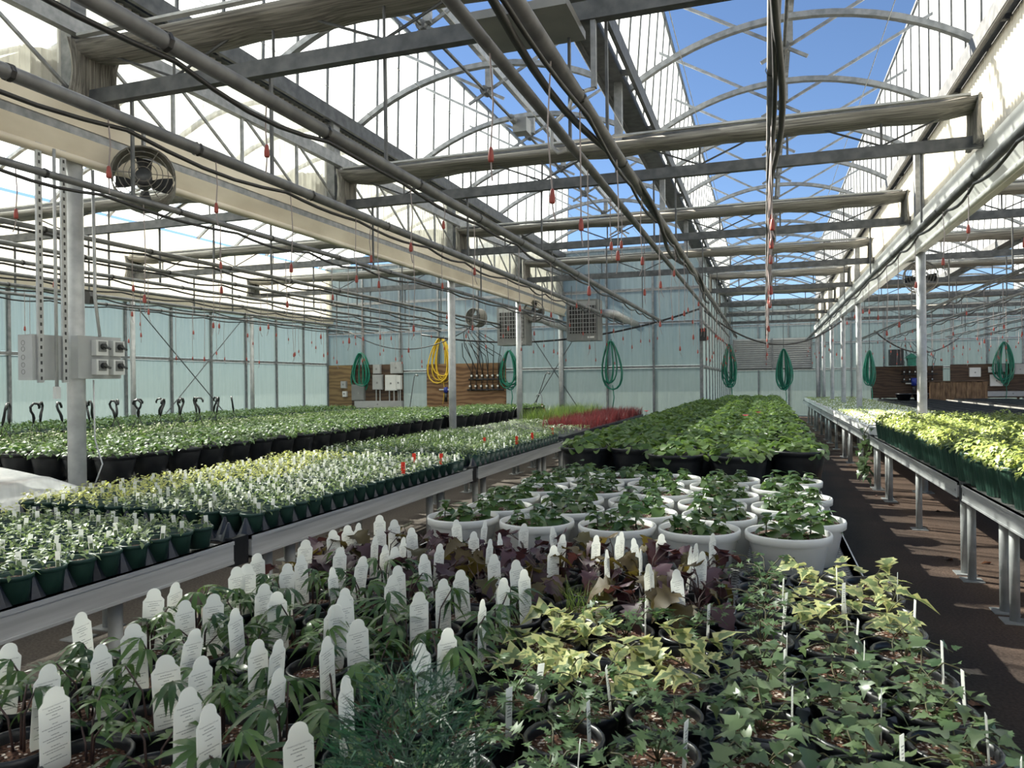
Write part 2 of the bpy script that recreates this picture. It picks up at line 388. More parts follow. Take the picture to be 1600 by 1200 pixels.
# curved glazed roof of the closed left-hand house
ceil = bpy.data.objects.new('ceiling', None); COL.objects.link(ceil); struct(ceil); ceil['label'] = 'closed white curved roof of the neighbouring house'
def arch_pts(x0, x1, zf, zp, n=14):
    # shallow circular arch through both feet and the crown
    h = (x1-x0)/2; s = zp-zf; r = (h*h+s*s)/(2*s); a = math.asin(h/r)
    return [((x0+x1)/2+r*math.sin(-a+2*a*i/n), zp-r+r*math.cos(-a+2*a*i/n)) for i in range(n+1)]
for (x0, x1) in ((XL, (XL+XG)/2), ((XL+XG)/2, XG)):
    P = arch_pts(x0, x1, 4.95, 5.62, 12)
    proto = {}
    for half in (0, 1):
        Q = P[half*6:half*6+7]
        mb = MB()
        v = []; f = []
        for (x, z) in Q:
            v += [(x, .015, z+.05), (x, 1.205, z+.05), (x, .015, z+.06), (x, 1.205, z+.06)]
        for i in range(6):
            a = i*4; b = a+4
            f += [(a, b, b+1, a+1), (a+2, a+3, b+3, b+2)]
        mb.add(v, f); me = mb.mesh('roof_pane', 'poly_roof')
        for k in range(17):
            link('pane', me, ceil, (0, -.9+1.22*k, 0))
    rf = MB()
    for i in range(12): rf.bar((P[i][0], 0, P[i][1]), (P[i+1][0], 0, P[i+1][1]), .05, .06, up=(0, 1, 0))
    me = rf.mesh('rafter', 'steel')
    for k in range(17): link('rafter', me, ceil, (0, -.9+1.22*k, 0))

# ---------------------------------------------------------------- roof vents standing open
def vent(x, y0, y1, lean, label):
    r = thing('roof_vent', label, 'roof vent', (x, 0, 0))
    z0, z1 = ZH+.14, 6.82; n = round((y1-y0)/.61); st = (y1-y0)/n
    ln = lambda z: lean*(z-z0)/(z1-z0)
    def slab(a, b, za, zb, t, mt, nm):
        v = [(ln(za)-t, a, za), (ln(za)+t, a, za), (ln(za)+t, b, za), (ln(za)-t, b, za), (ln(zb)-t, a, zb), (ln(zb)+t, a, zb), (ln(zb)+t, b, zb), (ln(zb)-t, b, zb)]
        return MB().add(v, [(0, 3, 2, 1), (4, 5, 6, 7), (0, 1, 5, 4), (1, 2, 6, 5), (2, 3, 7, 6), (3, 0, 4, 7)])
    pm = slab(.014, st-.014, z0, z1, .006, 'poly_roof', 'pane').mesh('pane', 'poly_roof')
    b1 = slab(-.014, .014, z0-.02, z1+.02, .022, 'steel_dark', 'glazing_bar').mesh('glazing_bar', 'steel_dark')
    for i in range(n): link('pane', pm, r, (0, y0+i*st, 0))
    for i in range(n+1): link('glazing_bar', b1, r, (0, y0+i*st, 0))
    slab(y0, y1, z1, z1+.05, .03, 'steel_dark', '').build('top_rail', 'steel_dark', r)
    slab(y0, y1, z0-.07, z0, .03, 'steel_dark', '').build('hinge_rail', 'steel_dark', r)
    return r
vent(XG, YN, YB+.6, .05, 'white polycarbonate roof vent standing open above the cream gutter')
vent(XM, YN, YF, .14, 'open roof vent standing on the middle hinge beam between two bays')
vent(XR, YN, YF, .0, 'open roof vent standing above the white beam over the right bench')
vent((XR+XE)/2, 6, YF, .1, 'open roof vent over the bay of empty trays, on its middle beam')
vent(XE, 16, YF, .0, 'open roof vent on the far edge of the bay of empty trays')

# ---------------------------------------------------------------- hinge beams
def hinge_beam(x, y0, y1, w, label, light=False):
    r = thing('hinge_beam', label, 'beam', (x, y0, ZH-.05))
    L = y1-y0
    MB().box(-w/2, w/2-.10, 0, L, 0, .05).build('web', 'steel_dark', r)
    for s in (-1, 1):
        MB().box(s*w/2-.02, s*w/2+.02, 0, L, -.03, .14).build('flange', 'steel_dark', r)
    for k in range(int(L/1.83)): MB().box(w/2-.11, w/2, k*1.83, k*1.83+.05, 0, .05).build('spacer', 'steel_dark', r)
    return r
hinge_beam(XG, YN, YB, .2, 'dark hinge beam above the corrugated strip over the cream gutter')
hinge_beam(XM, YN, YF, .34, 'wide dark hinge beam carried on posts in mid bay')
hinge_beam(XR, YN, YF, .16, 'dark hinge beam above the white beam over the right bench', True)
hinge_beam((XR+XE)/2, 6, YF, .34, 'dark hinge beam over the bay of empty trays')

# ---------------------------------------------------------------- gutters with corrugated strips and side trusses
def corrugated(x, y0, y1, z0, z1, mat, parent, amp=.02, pitch=.085):
    n = int((y1-y0)/pitch*4); v = []; f = []
    for i in range(n+1):
        y = y0+(y1-y0)*i/n; d = amp*math.sin(2*math.pi*(y-y0)/pitch)
        v += [(x+d, y, z0), (x+d, y, z1)]
    for i in range(n): f.append((2*i, 2*i+2, 2*i+3, 2*i+1))
    return MB().add(v, f).build('corrugated_sheet', mat, parent)
def gutter(x, y0, y1, label, mat, side):
    r = thing('gutter_beam', label, 'gutter', (x, 0, 0))
    s = side
    MB().box(-.09, .09, y0, y1, ZG+.16, ZG+.24).build('web', 'steel', r)
    MB().add([(s*.05, y0, ZG), (s*.13, y0, ZG+.16), (-s*.13, y0, ZG+.16), (-s*.05, y0, ZG), (s*.05, y1, ZG), (s*.13, y1, ZG+.16), (-s*.13, y1, ZG+.16), (-s*.05, y1, ZG)],
             [(0, 1, 2, 3), (7, 6, 5, 4), (0, 4, 5, 1), (1, 5, 6, 2), (2, 6, 7, 3), (3, 7, 4, 0)]).build('trough', mat, r)
    MB().add([(s*.10, y0, ZG+.24), (s*.13, y0, ZG+.43), (-s*.13, y0, ZG+.43), (-s*.10, y0, ZG+.24), (s*.10, y1, ZG+.24), (s*.13, y1, ZG+.43), (-s*.13, y1, ZG+.43), (-s*.10, y1, ZG+.24)],
             [(0, 1, 2, 3), (7, 6, 5, 4), (0, 4, 5, 1), (1, 5, 6, 2), (2, 6, 7, 3), (3, 7, 4, 0)]).build('fascia', mat, r)
    MB().tube([(s*.07, y0, ZG+.0), (s*.07, y1, ZG+.0)], .03, 8).build('lip', mat, r, True)
    for k in range(int((y1-y0)/3.66)+1):
        a = y0+k*3.66; b = min(y1, a+3.66)
        if b-a > .2: corrugated(-s*.05, a, b, ZG+.43, ZH-.06, 'poly_strip', r)
    return r
gutter(XG, YN, YB, 'cream gutter beam on round posts between two houses', 'gutter', 1)
gutter(XR, YN, YF, 'white gutter beam running above the right-hand bench', 'white_beam', -1)
g3 = thing('gutter_beam', 'cream eaves gutter along the greenish side wall', 'gutter', (XL+.12, 0, 0))
MB().add([(-.1, -.7, 3.32), (.06, -.7, 3.32), (.12, -.7, 3.52), (-.1, -.7, 3.52), (-.1, YB, 3.32), (.06, YB, 3.32), (.12, YB, 3.52), (-.1, YB, 3.52)], [(0, 3, 2, 1), (4, 5, 6, 7), (0, 1, 5, 4), (1, 2, 6, 5), (2, 3, 7, 6), (3, 0, 4, 7)]).build('trough', 'gutter', g3)
MB().box(-.1, .04, -.7, YB, 3.52, 4.9).build('upstand', 'poly_strip', g3)

def side_truss(x, y0, y1, label, dx):
    r = thing('side_truss', label, 'truss', (x+dx, 0, 0))
    MB().box(-.035, .035, y0, y1, 4.27, 4.40).build('top_chord', 'steel', r)
    MB().box(-.02, .02, y0, y1, 3.785, 3.815).build('bottom_chord', 'steel', r)
    vm = MB().box(-.013, .013, -.013, .013, 3.8, 4.28).mesh('web_post', 'steel')
    dm = MB().bar((0, .06, 4.28), (0, .82, 3.82), .022, .022).mesh('web_rod', 'steel')
    y = y0+.2
    while y < y1-.9:
        link('web_post', vm, r, (0, y, 0)); link('web_rod', dm, r, (0, y, 0)); y += .915
    MB().cyl((.06, y0, 4.56), (.06, y1, 4.56), .022, 8).build('torque_tube', 'pipe', r, True)
    return r
side_truss(XG, YN, YB, 'steel lattice in front of the corrugated strip above the cream gutter', .13)

# ---------------------------------------------------------------- columns
def column(x, y, h, label, r=.062, base=True, up=None):
    t = thing('support_column', label, 'column', (x, y, 0), 'round steel columns')
    MB().tube([(0, 0, 0), (0, 0, h)], r, 14).build('shaft', 'steel_light', t, True)
    MB().box(-.12, .12, -.12, .12, 0, .012).build('base_plate', 'steel', t)
    if up:
        MB().box(-.07, .07, -.07, .07, h+.43, up).build('upper_post', 'steel', t)
    return t
NUM = ['first', 'second', 'third', 'fourth', 'fifth', 'sixth', 'seventh', 'eighth']
column(XG, TY[1], ZG, 'round galvanised column carrying the grey switch boxes', .064, up=ZH-.05)
for i, y in enumerate((YB-.15, TY[4], TY[3])): column(XG, y, ZG, f'round column among pots under the cream gutter, {["first", "second", "third"][i]} from the end wall', up=ZH-.05)
for i, y in enumerate((YF-.15, TY[8], TY[7], TY[6], TY[5], TY[3], TY[1])): column(XR, y, ZG, f'round column under the white beam by the sunlit bench, {NUM[i]} from the far wall', up=ZH-.05)
for y in (TY[2],): # post stub on the gutter where no column stands below
    tag(MB().box(XG-.07, XG+.07, y-.07, y+.07, ZG+.43, ZH-.05).build('gutter_post', 'steel'), 'short square post standing on the cream gutter behind a curtain bundle', 'post')
for i, y in enumerate((15.35, 11.69, 8.03, 4.37, 0.71)): column(XL+.18, y, 3.35, f'round column against the greenish side wall, {NUM[i]} from the end wall', .05)
for i, y in enumerate(TY[2:-1][::-1]):
    column(XE, y, ZG, f'round column beyond the empty trays, {NUM[i]} from the far wall')

# ---------------------------------------------------------------- trusses across the bays
def truss(x0, x1, y, label, group):
    r = thing('roof_truss', label, 'truss', (x0, y, ZC), group); L = x1-x0
    MB().box(0, L, -.035, .035, 0, .11).build('bottom_chord', 'steel_dark', r)
    MB().box(.1, L-.1, -.02, .02, .46, .50).build('top_chord', 'steel_dark', r)
    n = max(2, round(L/.89)); st = L/n
    for i in range(1, n):
        MB().cyl((i*st, 0, .11), (i*st, 0, .47), .011, 6).build('web_rod', 'steel_dark', r)
    for i in range(n):
        a, b = (i*st, (i+1)*st)
        z0, z1 = (.11, .47) if i % 2 else (.47, .11)
        MB().cyl((a, 0, z0), (b, 0, z1), .010, 6).build('web_rod', 'steel_dark', r)
    return r
ORD = ['first', 'second', 'third', 'fourth', 'fifth', 'sixth', 'seventh', 'eighth', 'ninth', 'tenth', 'eleventh', 'twelfth', 'thirteenth', 'fourteenth', 'fifteenth', 'sixteenth', 'seventeenth', 'eighteenth']
NB = lambda y: ORD[max(0, min(17, int(round((YB-y)/3.66-.01))-1 if y < YB-.3 else int(round((YF-y)/3.66))-1))]
for k, y in enumerate(TY):
    if y > YF-.5: continue
    if y < YB-.3: truss(XG+.12, XR-.12, y, f'slender steel truss across the open bay, {NB(y)} before the end wall', 'trusses across the open bay')
    else: truss(XM+.05, XR-.12, y, f'short steel truss at the narrow end of the bay, {NB(y)} before the far wall', 'short trusses at the far end')
    if 1 <= k and y < YB-.3: truss(XL+.1, XG-.15, y, f'steel truss across the closed house, {NB(y)} before the end wall', 'trusses of the closed house')
    if k >= 3: truss(XR+.12, XE-.1, y, f'steel truss over the empty trays, {ORD[int(round((YF-y)/3.66))-1]} before the far wall', 'trusses over the empty trays')
for y in TY:
    if y < YF-.5 and y > 2:
        tag(MB().box(XM-.04, XM+.04, y-.04, y+.04, ZC+.11, ZH-.05).build('truss_post', 'steel'), 'square post on a truss under the middle hinge beam, '+(NB(y)+(' before the end wall' if y < YB-.3 else ' before the far wall')), 'post', 'posts under the middle hinge beam')

# ---------------------------------------------------------------- bow arches
def arch_obj(x0, x1):
    P = arch_pts(x0, x1, ZH+.08, 5.52, 18); mb = MB()
    for i in range(18): mb.bar((P[i][0]-x0, 0, P[i][1]), (P[i+1][0]-x0, 0, P[i+1][1]), .06, .075, up=(0, 1, 0))
    return mb.mesh('roof_arch', 'steel')
AY = [4.95+1.83*k for k in range(-1, 16)]
for (x0, x1, ya, yb, lb, gp) in ((XG, XM, 2, YB, 'grey bow arch between cream gutter and middle beam', 'bow arches beside the cream gutter'),
                                 (XM, XR, 4, YF, 'grey bow arch over the central bench', 'bow arches over the central bench'),
                                 (XR, (XR+XE)/2, 9, YF, 'grey bow arch over the empty trays', 'bow arches over the empty trays'),
                                 ((XR+XE)/2, XE, 14, YF, 'grey bow arch beyond the empty trays', 'bow arches beyond the empty trays')):
    me = arch_obj(x0, x1)
    for y in AY:
        if ya < y < yb: tag(link('roof_arch', me, None, (x0, y, 0)), f'{lb}, {ORD[min(17, int((yb-y)/1.83))]} before the glazed end', 'roof arch', gp)

# ---------------------------------------------------------------- vent drives: ridge beam, shaft and rack arms
def vent_drive(x0, x1, y0, y1, ys, label, lean0, lean1, motor=None):
    xc = (x0+x1)/2; r = thing('vent_drive', label, 'vent drive', (xc, 0, 0))
    MB().box(-.03, .03, y0, y1, 5.60, 5.70).build('ridge_beam', 'steel', r)
    MB().cyl((-.06, y0, 5.30), (-.06, y1, 5.30), .02, 8).build('drive_shaft', 'steel_dark', r, True)
    hm = MB().box(-.05, .03, -.04, .04, 5.33, 5.62).mesh('hanger', 'steel')
    bm = MB().tube([(-.06, -.07, 5.30), (-.06, .07, 5.30)], .055, 8).mesh('gearbox', 'steel_dark')
    za = 6.25
    fa = (za-ZH-.14)/(6.82-ZH-.14)
    A = (x0-xc+lean0*fa, 0, za); B = (x1-xc+lean1*fa, 0, za); C = (-.06, 0, 5.31)
    def ext(p):
        d = np.array(C)-np.array(p); d /= np.linalg.norm(d); return np.array(C)+d*.28
    eA = ext(A); eB = ext(B)
    am = MB().bar(A, eA, .025, .035).mesh('rack_arm', 'steel'); b2 = MB().bar((B[0], .05, B[2]), (eB[0], .05, eB[2]), .025, .035).mesh('rack_arm', 'steel')
    for y in ys:
        link('hanger', hm, r, (0, y, 0)); link('gearbox', bm, r, (0, y, 0)); link('rack_arm', am, r, (0, y, 0)); link('rack_arm', b2, r, (0, y, 0))
    if motor:
        MB().cbox((.02, motor, 5.24), (.2, .22, .2)).tube([(-.06, motor-.25, 5.3), (-.06, motor+.25, 5.3)], .05, 10).build('motor', 'grey_dark', r)
    return r
vent_drive(XG, XM, 1.5, YB, [a+.25 for a in AY if 1.5 < a+.25 < YB-.3], 'vent drive shaft and rack arms in the open roof beside the cream gutter', .05, .0, 10.1)
vent_drive(XM, XR, 3, YF, [a+.25 for a in AY if 3 < a+.25 < YF-.3], 'vent drive shaft and rack arms over the long central bench', .14, .0)
vent_drive(XR, (XR+XE)/2, 9, YF, [a+.25 for a in AY if 9 < a+.25 < YF-.3], 'vent drive shaft and rack arms over the empty trays', 0, .1)

# ---------------------------------------------------------------- shade curtains bundled at each truss
def curtain(x0, x1, y, label, group, seed, drape=(True, True)):
    rg = random.Random(seed)
    r = thing('shade_curtain', label, 'curtain', (x0, y, 4.14), group); L = x1-x0
    n = int(L/.09); v = []; f = []; K = 14
    sags = [rg.uniform(.0, .03) for _ in range(40)]
    for i in range(n+1):
        x = L*i/n; s = x/.75; k = int(s); t = s-k
        sag = (sags[k % 40])*math.sin(math.pi*t)*1.0
        end = max(0, 1-min(x, L-x)/.35)
        for j in range(K):
            g = 2*math.pi*j/K
            pl = 1+.10*math.sin(j*5.1+x*.9+seed)+.05*math.sin(j*2.3-x*2.1)
            yy = .19*math.cos(g)*pl; zz = .062*math.sin(g)*pl
            if zz < 0: zz = zz*(1+sag*9)-sag*.6*abs(math.sin(g))
            v.append((x, yy, zz+.03*end))
    for i in range(n):
        for j in range(K): f.append((i*K+j, i*K+(j+1) % K, (i+1)*K+(j+1) % K, (i+1)*K+j))
    f += [tuple(range(K)), tuple(n*K+j for j in range(K))]
    MB().add(v, f).build('bundle', 'curtain', r, True)
    MB().box(.1, L-.1, -.22, -.17, .055, .075).build('lead_bar', 'steel_light', r)
    for side, on in enumerate(drape):
        if not on: continue
        xx = 0.0 if side == 0 else L
        v = []; f = []; W = 44; H = 8
        for i in range(W+1):
            for j in range(H+1):
                yy = -.25+.5*i/W; zz = .06-.42*j/H
                fold = .03*math.sin(i*2.1+seed)*(.4+.6*j/H)
                v.append((xx+(1 if side == 0 else -1)*(.03+fold), yy*(1-.18*math.sin(j/H*3)), zz))
        for i in range(W):
            for j in range(H): a = i*(H+1)+j; f.append((a, a+H+1, a+H+2, a+1))
        MB().add(v, f).build('end_drape', 'drape', r, True)
    return r
for k, y in enumerate(TY):
    if y > YF-.5: continue
    if y < YB-.3: curtain(XG+.16, XR-.16, y+.03, f'grey shade curtain bundled across the open bay, {NB(y)} before the end wall', 'shade curtains across the open bay', k)
    else: curtain(XM+.2, XR-.16, y+.03, f'short grey shade curtain bundle, {NB(y)} before the far wall', 'short shade curtains at the far end', k)
    if k >= 1 and y < YB-.3: curtain(XL+.2, XG-.2, y+.03, f'grey shade curtain bundled in the closed house, {NB(y)} before the end wall', 'shade curtains of the closed house', k+20)
    if k >= 3: curtain(XR+.2, XE-.2, y+.03, f'grey shade curtain bundled over the empty trays, {ORD[int(round((YF-y)/3.66))-1]} before the far wall', 'shade curtains over the empty trays', k+40)
# support wires above and below the curtains
for i, x in enumerate([XG+.5+.78*i for i in range(9)]):
    tag(MB().tube([(x, YN, 4.33), (x, YB if x < XM else YF, 4.33)], .0035, 4).build('curtain_wire', 'wire'), f'thin pale wire above the curtains, {ORD[i]} from the cream gutter', 'wire', 'curtain wires')

# ---------------------------------------------------------------- irrigation pipes
PIPES = []; RB = {}
def pipe(x, z, y0, y1, label, r=.028, hose=True, seed=0, group=None, mat='pipe', bays=True):
    rg = random.Random(seed*13+5)
    t = thing('irrigation_pipe', label, 'pipe', (x, 0, z), group)
    MB().cyl((0, y0, 0), (0, y1, 0), r, 10).build('main_pipe', mat, t, True)
    if hose:
        pts = []; y = y0; k = 0
        while y < y1-.1:
            st = rg.uniform(.9, 1.5); sg = rg.uniform(.005, .06)
            for q in range(5):
                yy = y+st*q/5
                if yy < y1: pts.append((.012*math.sin(yy*2), yy, -r-.016-sg*math.sin(math.pi*q/5)))
            y += st; k += 1
        MB().tube(pts, .012, 6).build('feed_hose', 'black', t, True)
        tie = MB().lathe([(r+.006, -.012), (r+.008, 0), (r+.006, .012)], 8).mesh('cable_tie', 'black')
        y = y0+.3
        while y < y1:
            c = link('cable_tie', tie, t, (0, y, 0)); c.rotation_euler = (math.pi/2, 0, 0); y += 1.2
    for ty in TY:
        if y0 < ty < y1 and ty > 2:
            MB().box(-.008, .008, ty+.05, ty+.075, 0, ZC-z+.11).build('hanger_strap', 'steel_dark', t)
    PIPES.append((x, z, y0, y1)); RB[x] = z-r+.006; return t
PZ = 3.05
pipe(-3.27, PZ, YN, 18.4, 'dull irrigation pipe with black hose nearest the cream gutter', .036, seed=1)
pipe(-2.37, PZ, YN, 18.4, 'dull irrigation pipe over the long left-hand bench', .038, seed=2)
pipe(-1.11, PZ, YN, 26.0, 'bare irrigation pipe over the left edge of the central bench', .028, seed=3, hose=False)
pipe(-.88, PZ, YN, 26.0, 'irrigation pipe with a looping black hose over the central bench', .034, seed=4)
pipe(.05, PZ, YN, 26.5, 'irrigation pipe bundled with black cables along the bay centre', .026, seed=5)
pipe(1.45, PZ, YN, 29.0, 'irrigation pipe with black hose in front of the white beam', .034, seed=6)
pipe(-4.52, PZ-.02, YN, 18.2, 'irrigation pipe just below the cream gutter', .026, seed=7)
for i, x in enumerate((-6.0, -6.9, -7.8, -8.7, -9.6, -10.5)):
    pipe(x, 3.0, 1, 17.4, f'irrigation pipe with sagging hose in the closed house, {ORD[i]} from the cream gutter', .024, seed=10+i, group='irrigation pipes of the closed house')
for i, x in enumerate((3.2, 4.1, 5.0, 5.9, 6.8)):
    pipe(x, 3.0, 8, 29.0, f'irrigation pipe with sagging hose over the empty trays, {ORD[i]} from the white beam', .024, seed=20+i, group='irrigation pipes over the empty trays')
# cables looped along the central pipe
pts = [(.07+.03*math.sin(y*1.9), y, PZ-.06-.05*abs(math.sin(y*.9))) for y in np.arange(YN, 26, .3)]
tag(MB().tube(pts, .016, 6).build('power_cable', 'black', None, True), 'thick black cable tied along the central irrigation pipe', 'cable')
pts = [(-.9+.06*math.sin(y*1.3), y, PZ+.03-.11*abs(math.sin(y*.62))) for y in np.arange(YN, 14, .3)]
tag(MB().tube(pts, .02, 6).build('power_cable', 'black', None, True), 'heavy black hose snaking along the pipe over the central bench', 'cable')
# hook strut from the first truss to the pipe
hk = thing('pipe_hook', 'flat steel strut with a J hook holding the pipe below the first truss', 'hook', (-1.12, TY[1], PZ))
MB().box(.16, .19, -.02, .02, .3, .82).build('strut', 'steel', hk)
MB().tube([(.18, 0, .30), (.05, 0, .28), (.02, 0, .20), (-.09, 0, .10), (-.09, 0, -.02), (-.05, 0, -.06), (.0, 0, -.05)], .013, 8).build('hook', 'steel_light', hk, True)
tag(MB().box(-1.62, -1.02, TY[1]-.35, TY[1]+.12, 3.70, 3.75).build('junction_tray', 'grey_dark'), 'flat grey ribbed box fixed under the first truss beside the middle beam', 'box')

# ---------------------------------------------------------------- hanging drip lines with red weights
wprof = [(.004, -.028), (.011, -.028), (.0135, -.02), (.0135, 0), (.009, .03), (.006, .036), (.003, .036)]
WM = MB().lathe(wprof, 8).mesh('weight', 'red', True)
PNAME = {-3.27: 'the pipe nearest the cream gutter', -2.37: 'the pipe over the seedling bench', -1.11: 'the bare pipe over the central bench', -.88: 'the looped pipe over the central bench', .05: 'the central pipe with cables', 1.45: 'the pipe before the white beam', -4.52: 'the pipe below the cream gutter'}
for i, x in enumerate((-6.0, -6.9, -7.8, -8.7, -9.6, -10.5)): PNAME[x] = f'the {ordn(i+1)} pipe of the closed house'
for i, x in enumerate((3.2, 4.1, 5.0, 5.9, 6.8)): PNAME[x] = f'the {ordn(i+1)} pipe over the empty trays'
DQ = []
def drip(x, y, z, ztop, rg): DQ.append((x, y, z, ztop))
def drip_build(x, y, z, ztop, n):
    t = thing('drip_line', f'red drip weight, {ordn(n)} from the far end of {PNAME[x]}', 'drip line', (x, y, z), 'hanging drip lines')
    sw = rg.uniform(-.02, .02)
    MB().tube([(0, 0, .03), (sw, 0, (ztop-z)*.5), (0, 0, ztop-z)], .0038, 5).build('tube', 'tube', t)
    link('weight', WM, t)
    b = rg.uniform(-.03, .03)
    MB().tube([(0, 0, -.03), (b*.3, 0, -.07), (b, 0, -.11)], .0035, 5).build('tail', 'tube', t)
rg = random.Random(3)
DR = [(1270, 135, .05), (767, 243, -1.11), (1254, 225, .05), (863, 308, -.88), (1242, 308, .05), (1252, 352, .05), (417, 237, -2.37), (338, 326, -3.27), (170, 270, -3.27), (25, 335, -4.52),
      (645, 5, -2.37), (908, 352, -.88), (955, 385, -1.11), (693, 352, -2.37), (580, 405, -3.27), (345, 415, -4.52), (508, 400, -4.52), (205, 392, -6.0), (592, 445, -3.27), (520, 465, -4.52),
      (1231, 380, .05), (1237, 350, .05), (1228, 405, .05), (1548, 398, 3.2), (1447, 430, 3.2), (1500, 432, 4.1), (1240, 455, .05), (1218, 450, .05), (1212, 470, .05), (1180, 468, -.88), (1150, 478, -.88)]
for (u, v, x) in DR:
    d = ray(u, v)
    if abs(x) < .3: y = {135: 4.3, 225: 6.2, 308: 8.4, 352: 9.6}.get(v, 1.0/max(1e-3, (600-v))*FPX*.95); p = (x, y, CH+y*d[2]/d[1])
    else: p = onX(u, v, x)
    if p[2] < PZ-.15 and 1 < p[1] < 27: drip(x, p[1], p[2], RB[x], rg)
for (x, z, y0, y1) in PIPES:
    y = max(y0, 4.5)+rg.uniform(0, .6)
    while y < y1-.2:
        if x < -5.5: zz = rg.uniform(1.95, 2.75); st = rg.uniform(.8, 1.35)
        else: zz = rg.uniform(2.0, 2.7) if y > 9 else rg.uniform(2.1, 2.75); st = rg.uniform(.7, 1.3)
        if in_view((x, y, zz), 60): drip(x, y, zz, RB[x], rg)
        y += st

for x in PNAME:
    for n, (a, y, z, zt) in enumerate(sorted([q for q in DQ if q[0] == x], key=lambda q: -q[1])): drip_build(a, y, z, zt, n+1)

# ================================================================== BENCHES
BZ = .80
LEG = MB().tube([(0, 0, .006), (0, 0, .70)], .031, 10).mesh('leg', 'steel_light', True)
FOOT = MB().box(-.075, .075, -.075, .075, 0, .008).mesh('foot_plate', 'steel_light')
def bench(x0, x1, y0, y1, label, rail_h=.115, nleg=None, conn=True, cut=None):
    t = thing('grow_bench', label, 'bench', (x0, y0, 0)); W = x1-x0; L = y1-y0
    zt = BZ+.012
    for a, nm in ((0, 'side_rail'), (W-.028, 'side_rail')):
        MB().box(a, a+.028, 0, L, zt-rail_h, zt).box(a-.006 if a == 0 else a, a+.028 if a == 0 else a+.034, 0, L, zt-.018, zt).box(a-.004 if a == 0 else a, a+.028 if a == 0 else a+.032, 0, L, zt-rail_h, zt-rail_h+.012).build(nm, 'alu', t)
    for b in (0, L-.028): MB().box(.03, W-.03, b, b+.028, zt-rail_h, zt-.02).build('end_rail', 'alu', t)
    MB().box(.028, W-.028, .03, L-.03, BZ-.012, BZ-.002).build('mesh_deck', 'deck', t)
    n = nleg or max(2, round(L/1.55)); 
    for x in (.17, W-.17):
        for i in range(n):
            y = .35+(L-.7)*i/(n-1)
            for d in ((-.0, .22) if i in (0, n-1) else (0,)):
                lg = link('leg', LEG, t, (x, y+(d if i == 0 else -d), 0)); link('foot_plate', FOOT, lg)
    for i in range(n):
        y = .35+(L-.7)*i/(n-1)
        MB().box(.1, W-.1, y-.02, y+.02, BZ-.10, BZ-.014).build('cross_bearer', 'steel', t)
    if conn:
        for x in (.008, W-.06): MB().box(x, x+.05, L+.005, L+.125, zt-rail_h-.02, zt+.01).build('joint_cover', 'black_plastic', t)
    for y in (.05, L-.05): MB().lathe([(0, .004), (.008, .004), (.010, 0)], 8, (0, 0, 0)).build('bolt', 'steel', t, loc=(-.003, y, zt-.06)).rotation_euler = (0, -math.pi/2, 0)
    return t
NAMES = ['first', 'second', 'third', 'fourth', 'fifth', 'sixth', 'seventh', 'eighth', 'ninth', 'tenth', 'eleventh', 'twelfth', 'thirteenth', 'fourteenth', 'fifteenth', 'sixteenth', 'seventeenth', 'eighteenth', 'nineteenth', 'twentieth']
for (a, b, lb) in ((.2, 3.12, 'aluminium bench section holding the small green pots with the tall white labels'), (3.26, 6.38, 'aluminium bench section under the yellow-green plants, beside the scalloped tags'),
                   (6.52, 9.64, 'aluminium bench section under small pots with red marker tags'), (9.78, 12.9, 'aluminium bench section under pale seedling trays before the red grass'), (13.04, 17.2, 'aluminium bench section under the red and green grasses')):
    bench(-4.34, -2.56, a, b, lb)
for (a, b, lb) in ((.8, 4.92, 'low-sided bench section under scalloped tags, ivy and white tubs'), (5.05, 11.0, 'bench section under the first rows of big black tubs'), (11.15, 18.55, 'bench section under the black tubs in mid bay'), (18.85, 24.0, 'bench section under the last black tubs beside the return wall')):
    bench(-1.60 if a < 18 else -1.32, .36, a, b, lb, .06)
for (a, b, lb) in ((2.2, 6.22, 'aluminium bench section at the near end of the ribbed green pots'), (6.36, 11.3, 'aluminium bench section under ribbed green pots up to the trailing vine'), (11.45, 16.0, 'aluminium bench section under the first white foam trays'),
                   (16.15, 20.7, 'aluminium bench section under the middle white foam trays'), (20.85, 25.4, 'aluminium bench section under white foam trays past the second column'), (25.55, 30.1, 'last aluminium bench section of white foam trays')):
    bench(1.36, 3.14, a, b, lb)
for (a, b, lb) in ((2.4, 6.6, 'bench section under the white frost cloth beside the switch boxes'), (6.75, 11.8, 'bench section of big black pots beyond the switch column'), (11.95, 17.8, 'bench section of big black pots next to the end wall')):
    bench(-6.85, -4.96, a, b, lb)
for (a, b, lb) in ((4.5, 10.6, 'bench section of hanging baskets with black hooks'), (10.75, 17.4, 'bench section of baskets without hooks, near the end wall')): bench(-9.35, -7.5, a, b, lb)
bench(-11.75, -9.95, 6, 17.4, 'bench of plants along the greenish side wall')
for (a, b, lb) in ((11.5, 20.0, 'bench of empty black trays behind the sunlit bench'), (20.2, 30.5, 'bench of empty black trays before the dark boards')): bench(3.75, 5.6, a, b, lb)
bench(6.2, 8.0, 17, 30.5, 'bench of empty black trays on the far side of the bay')

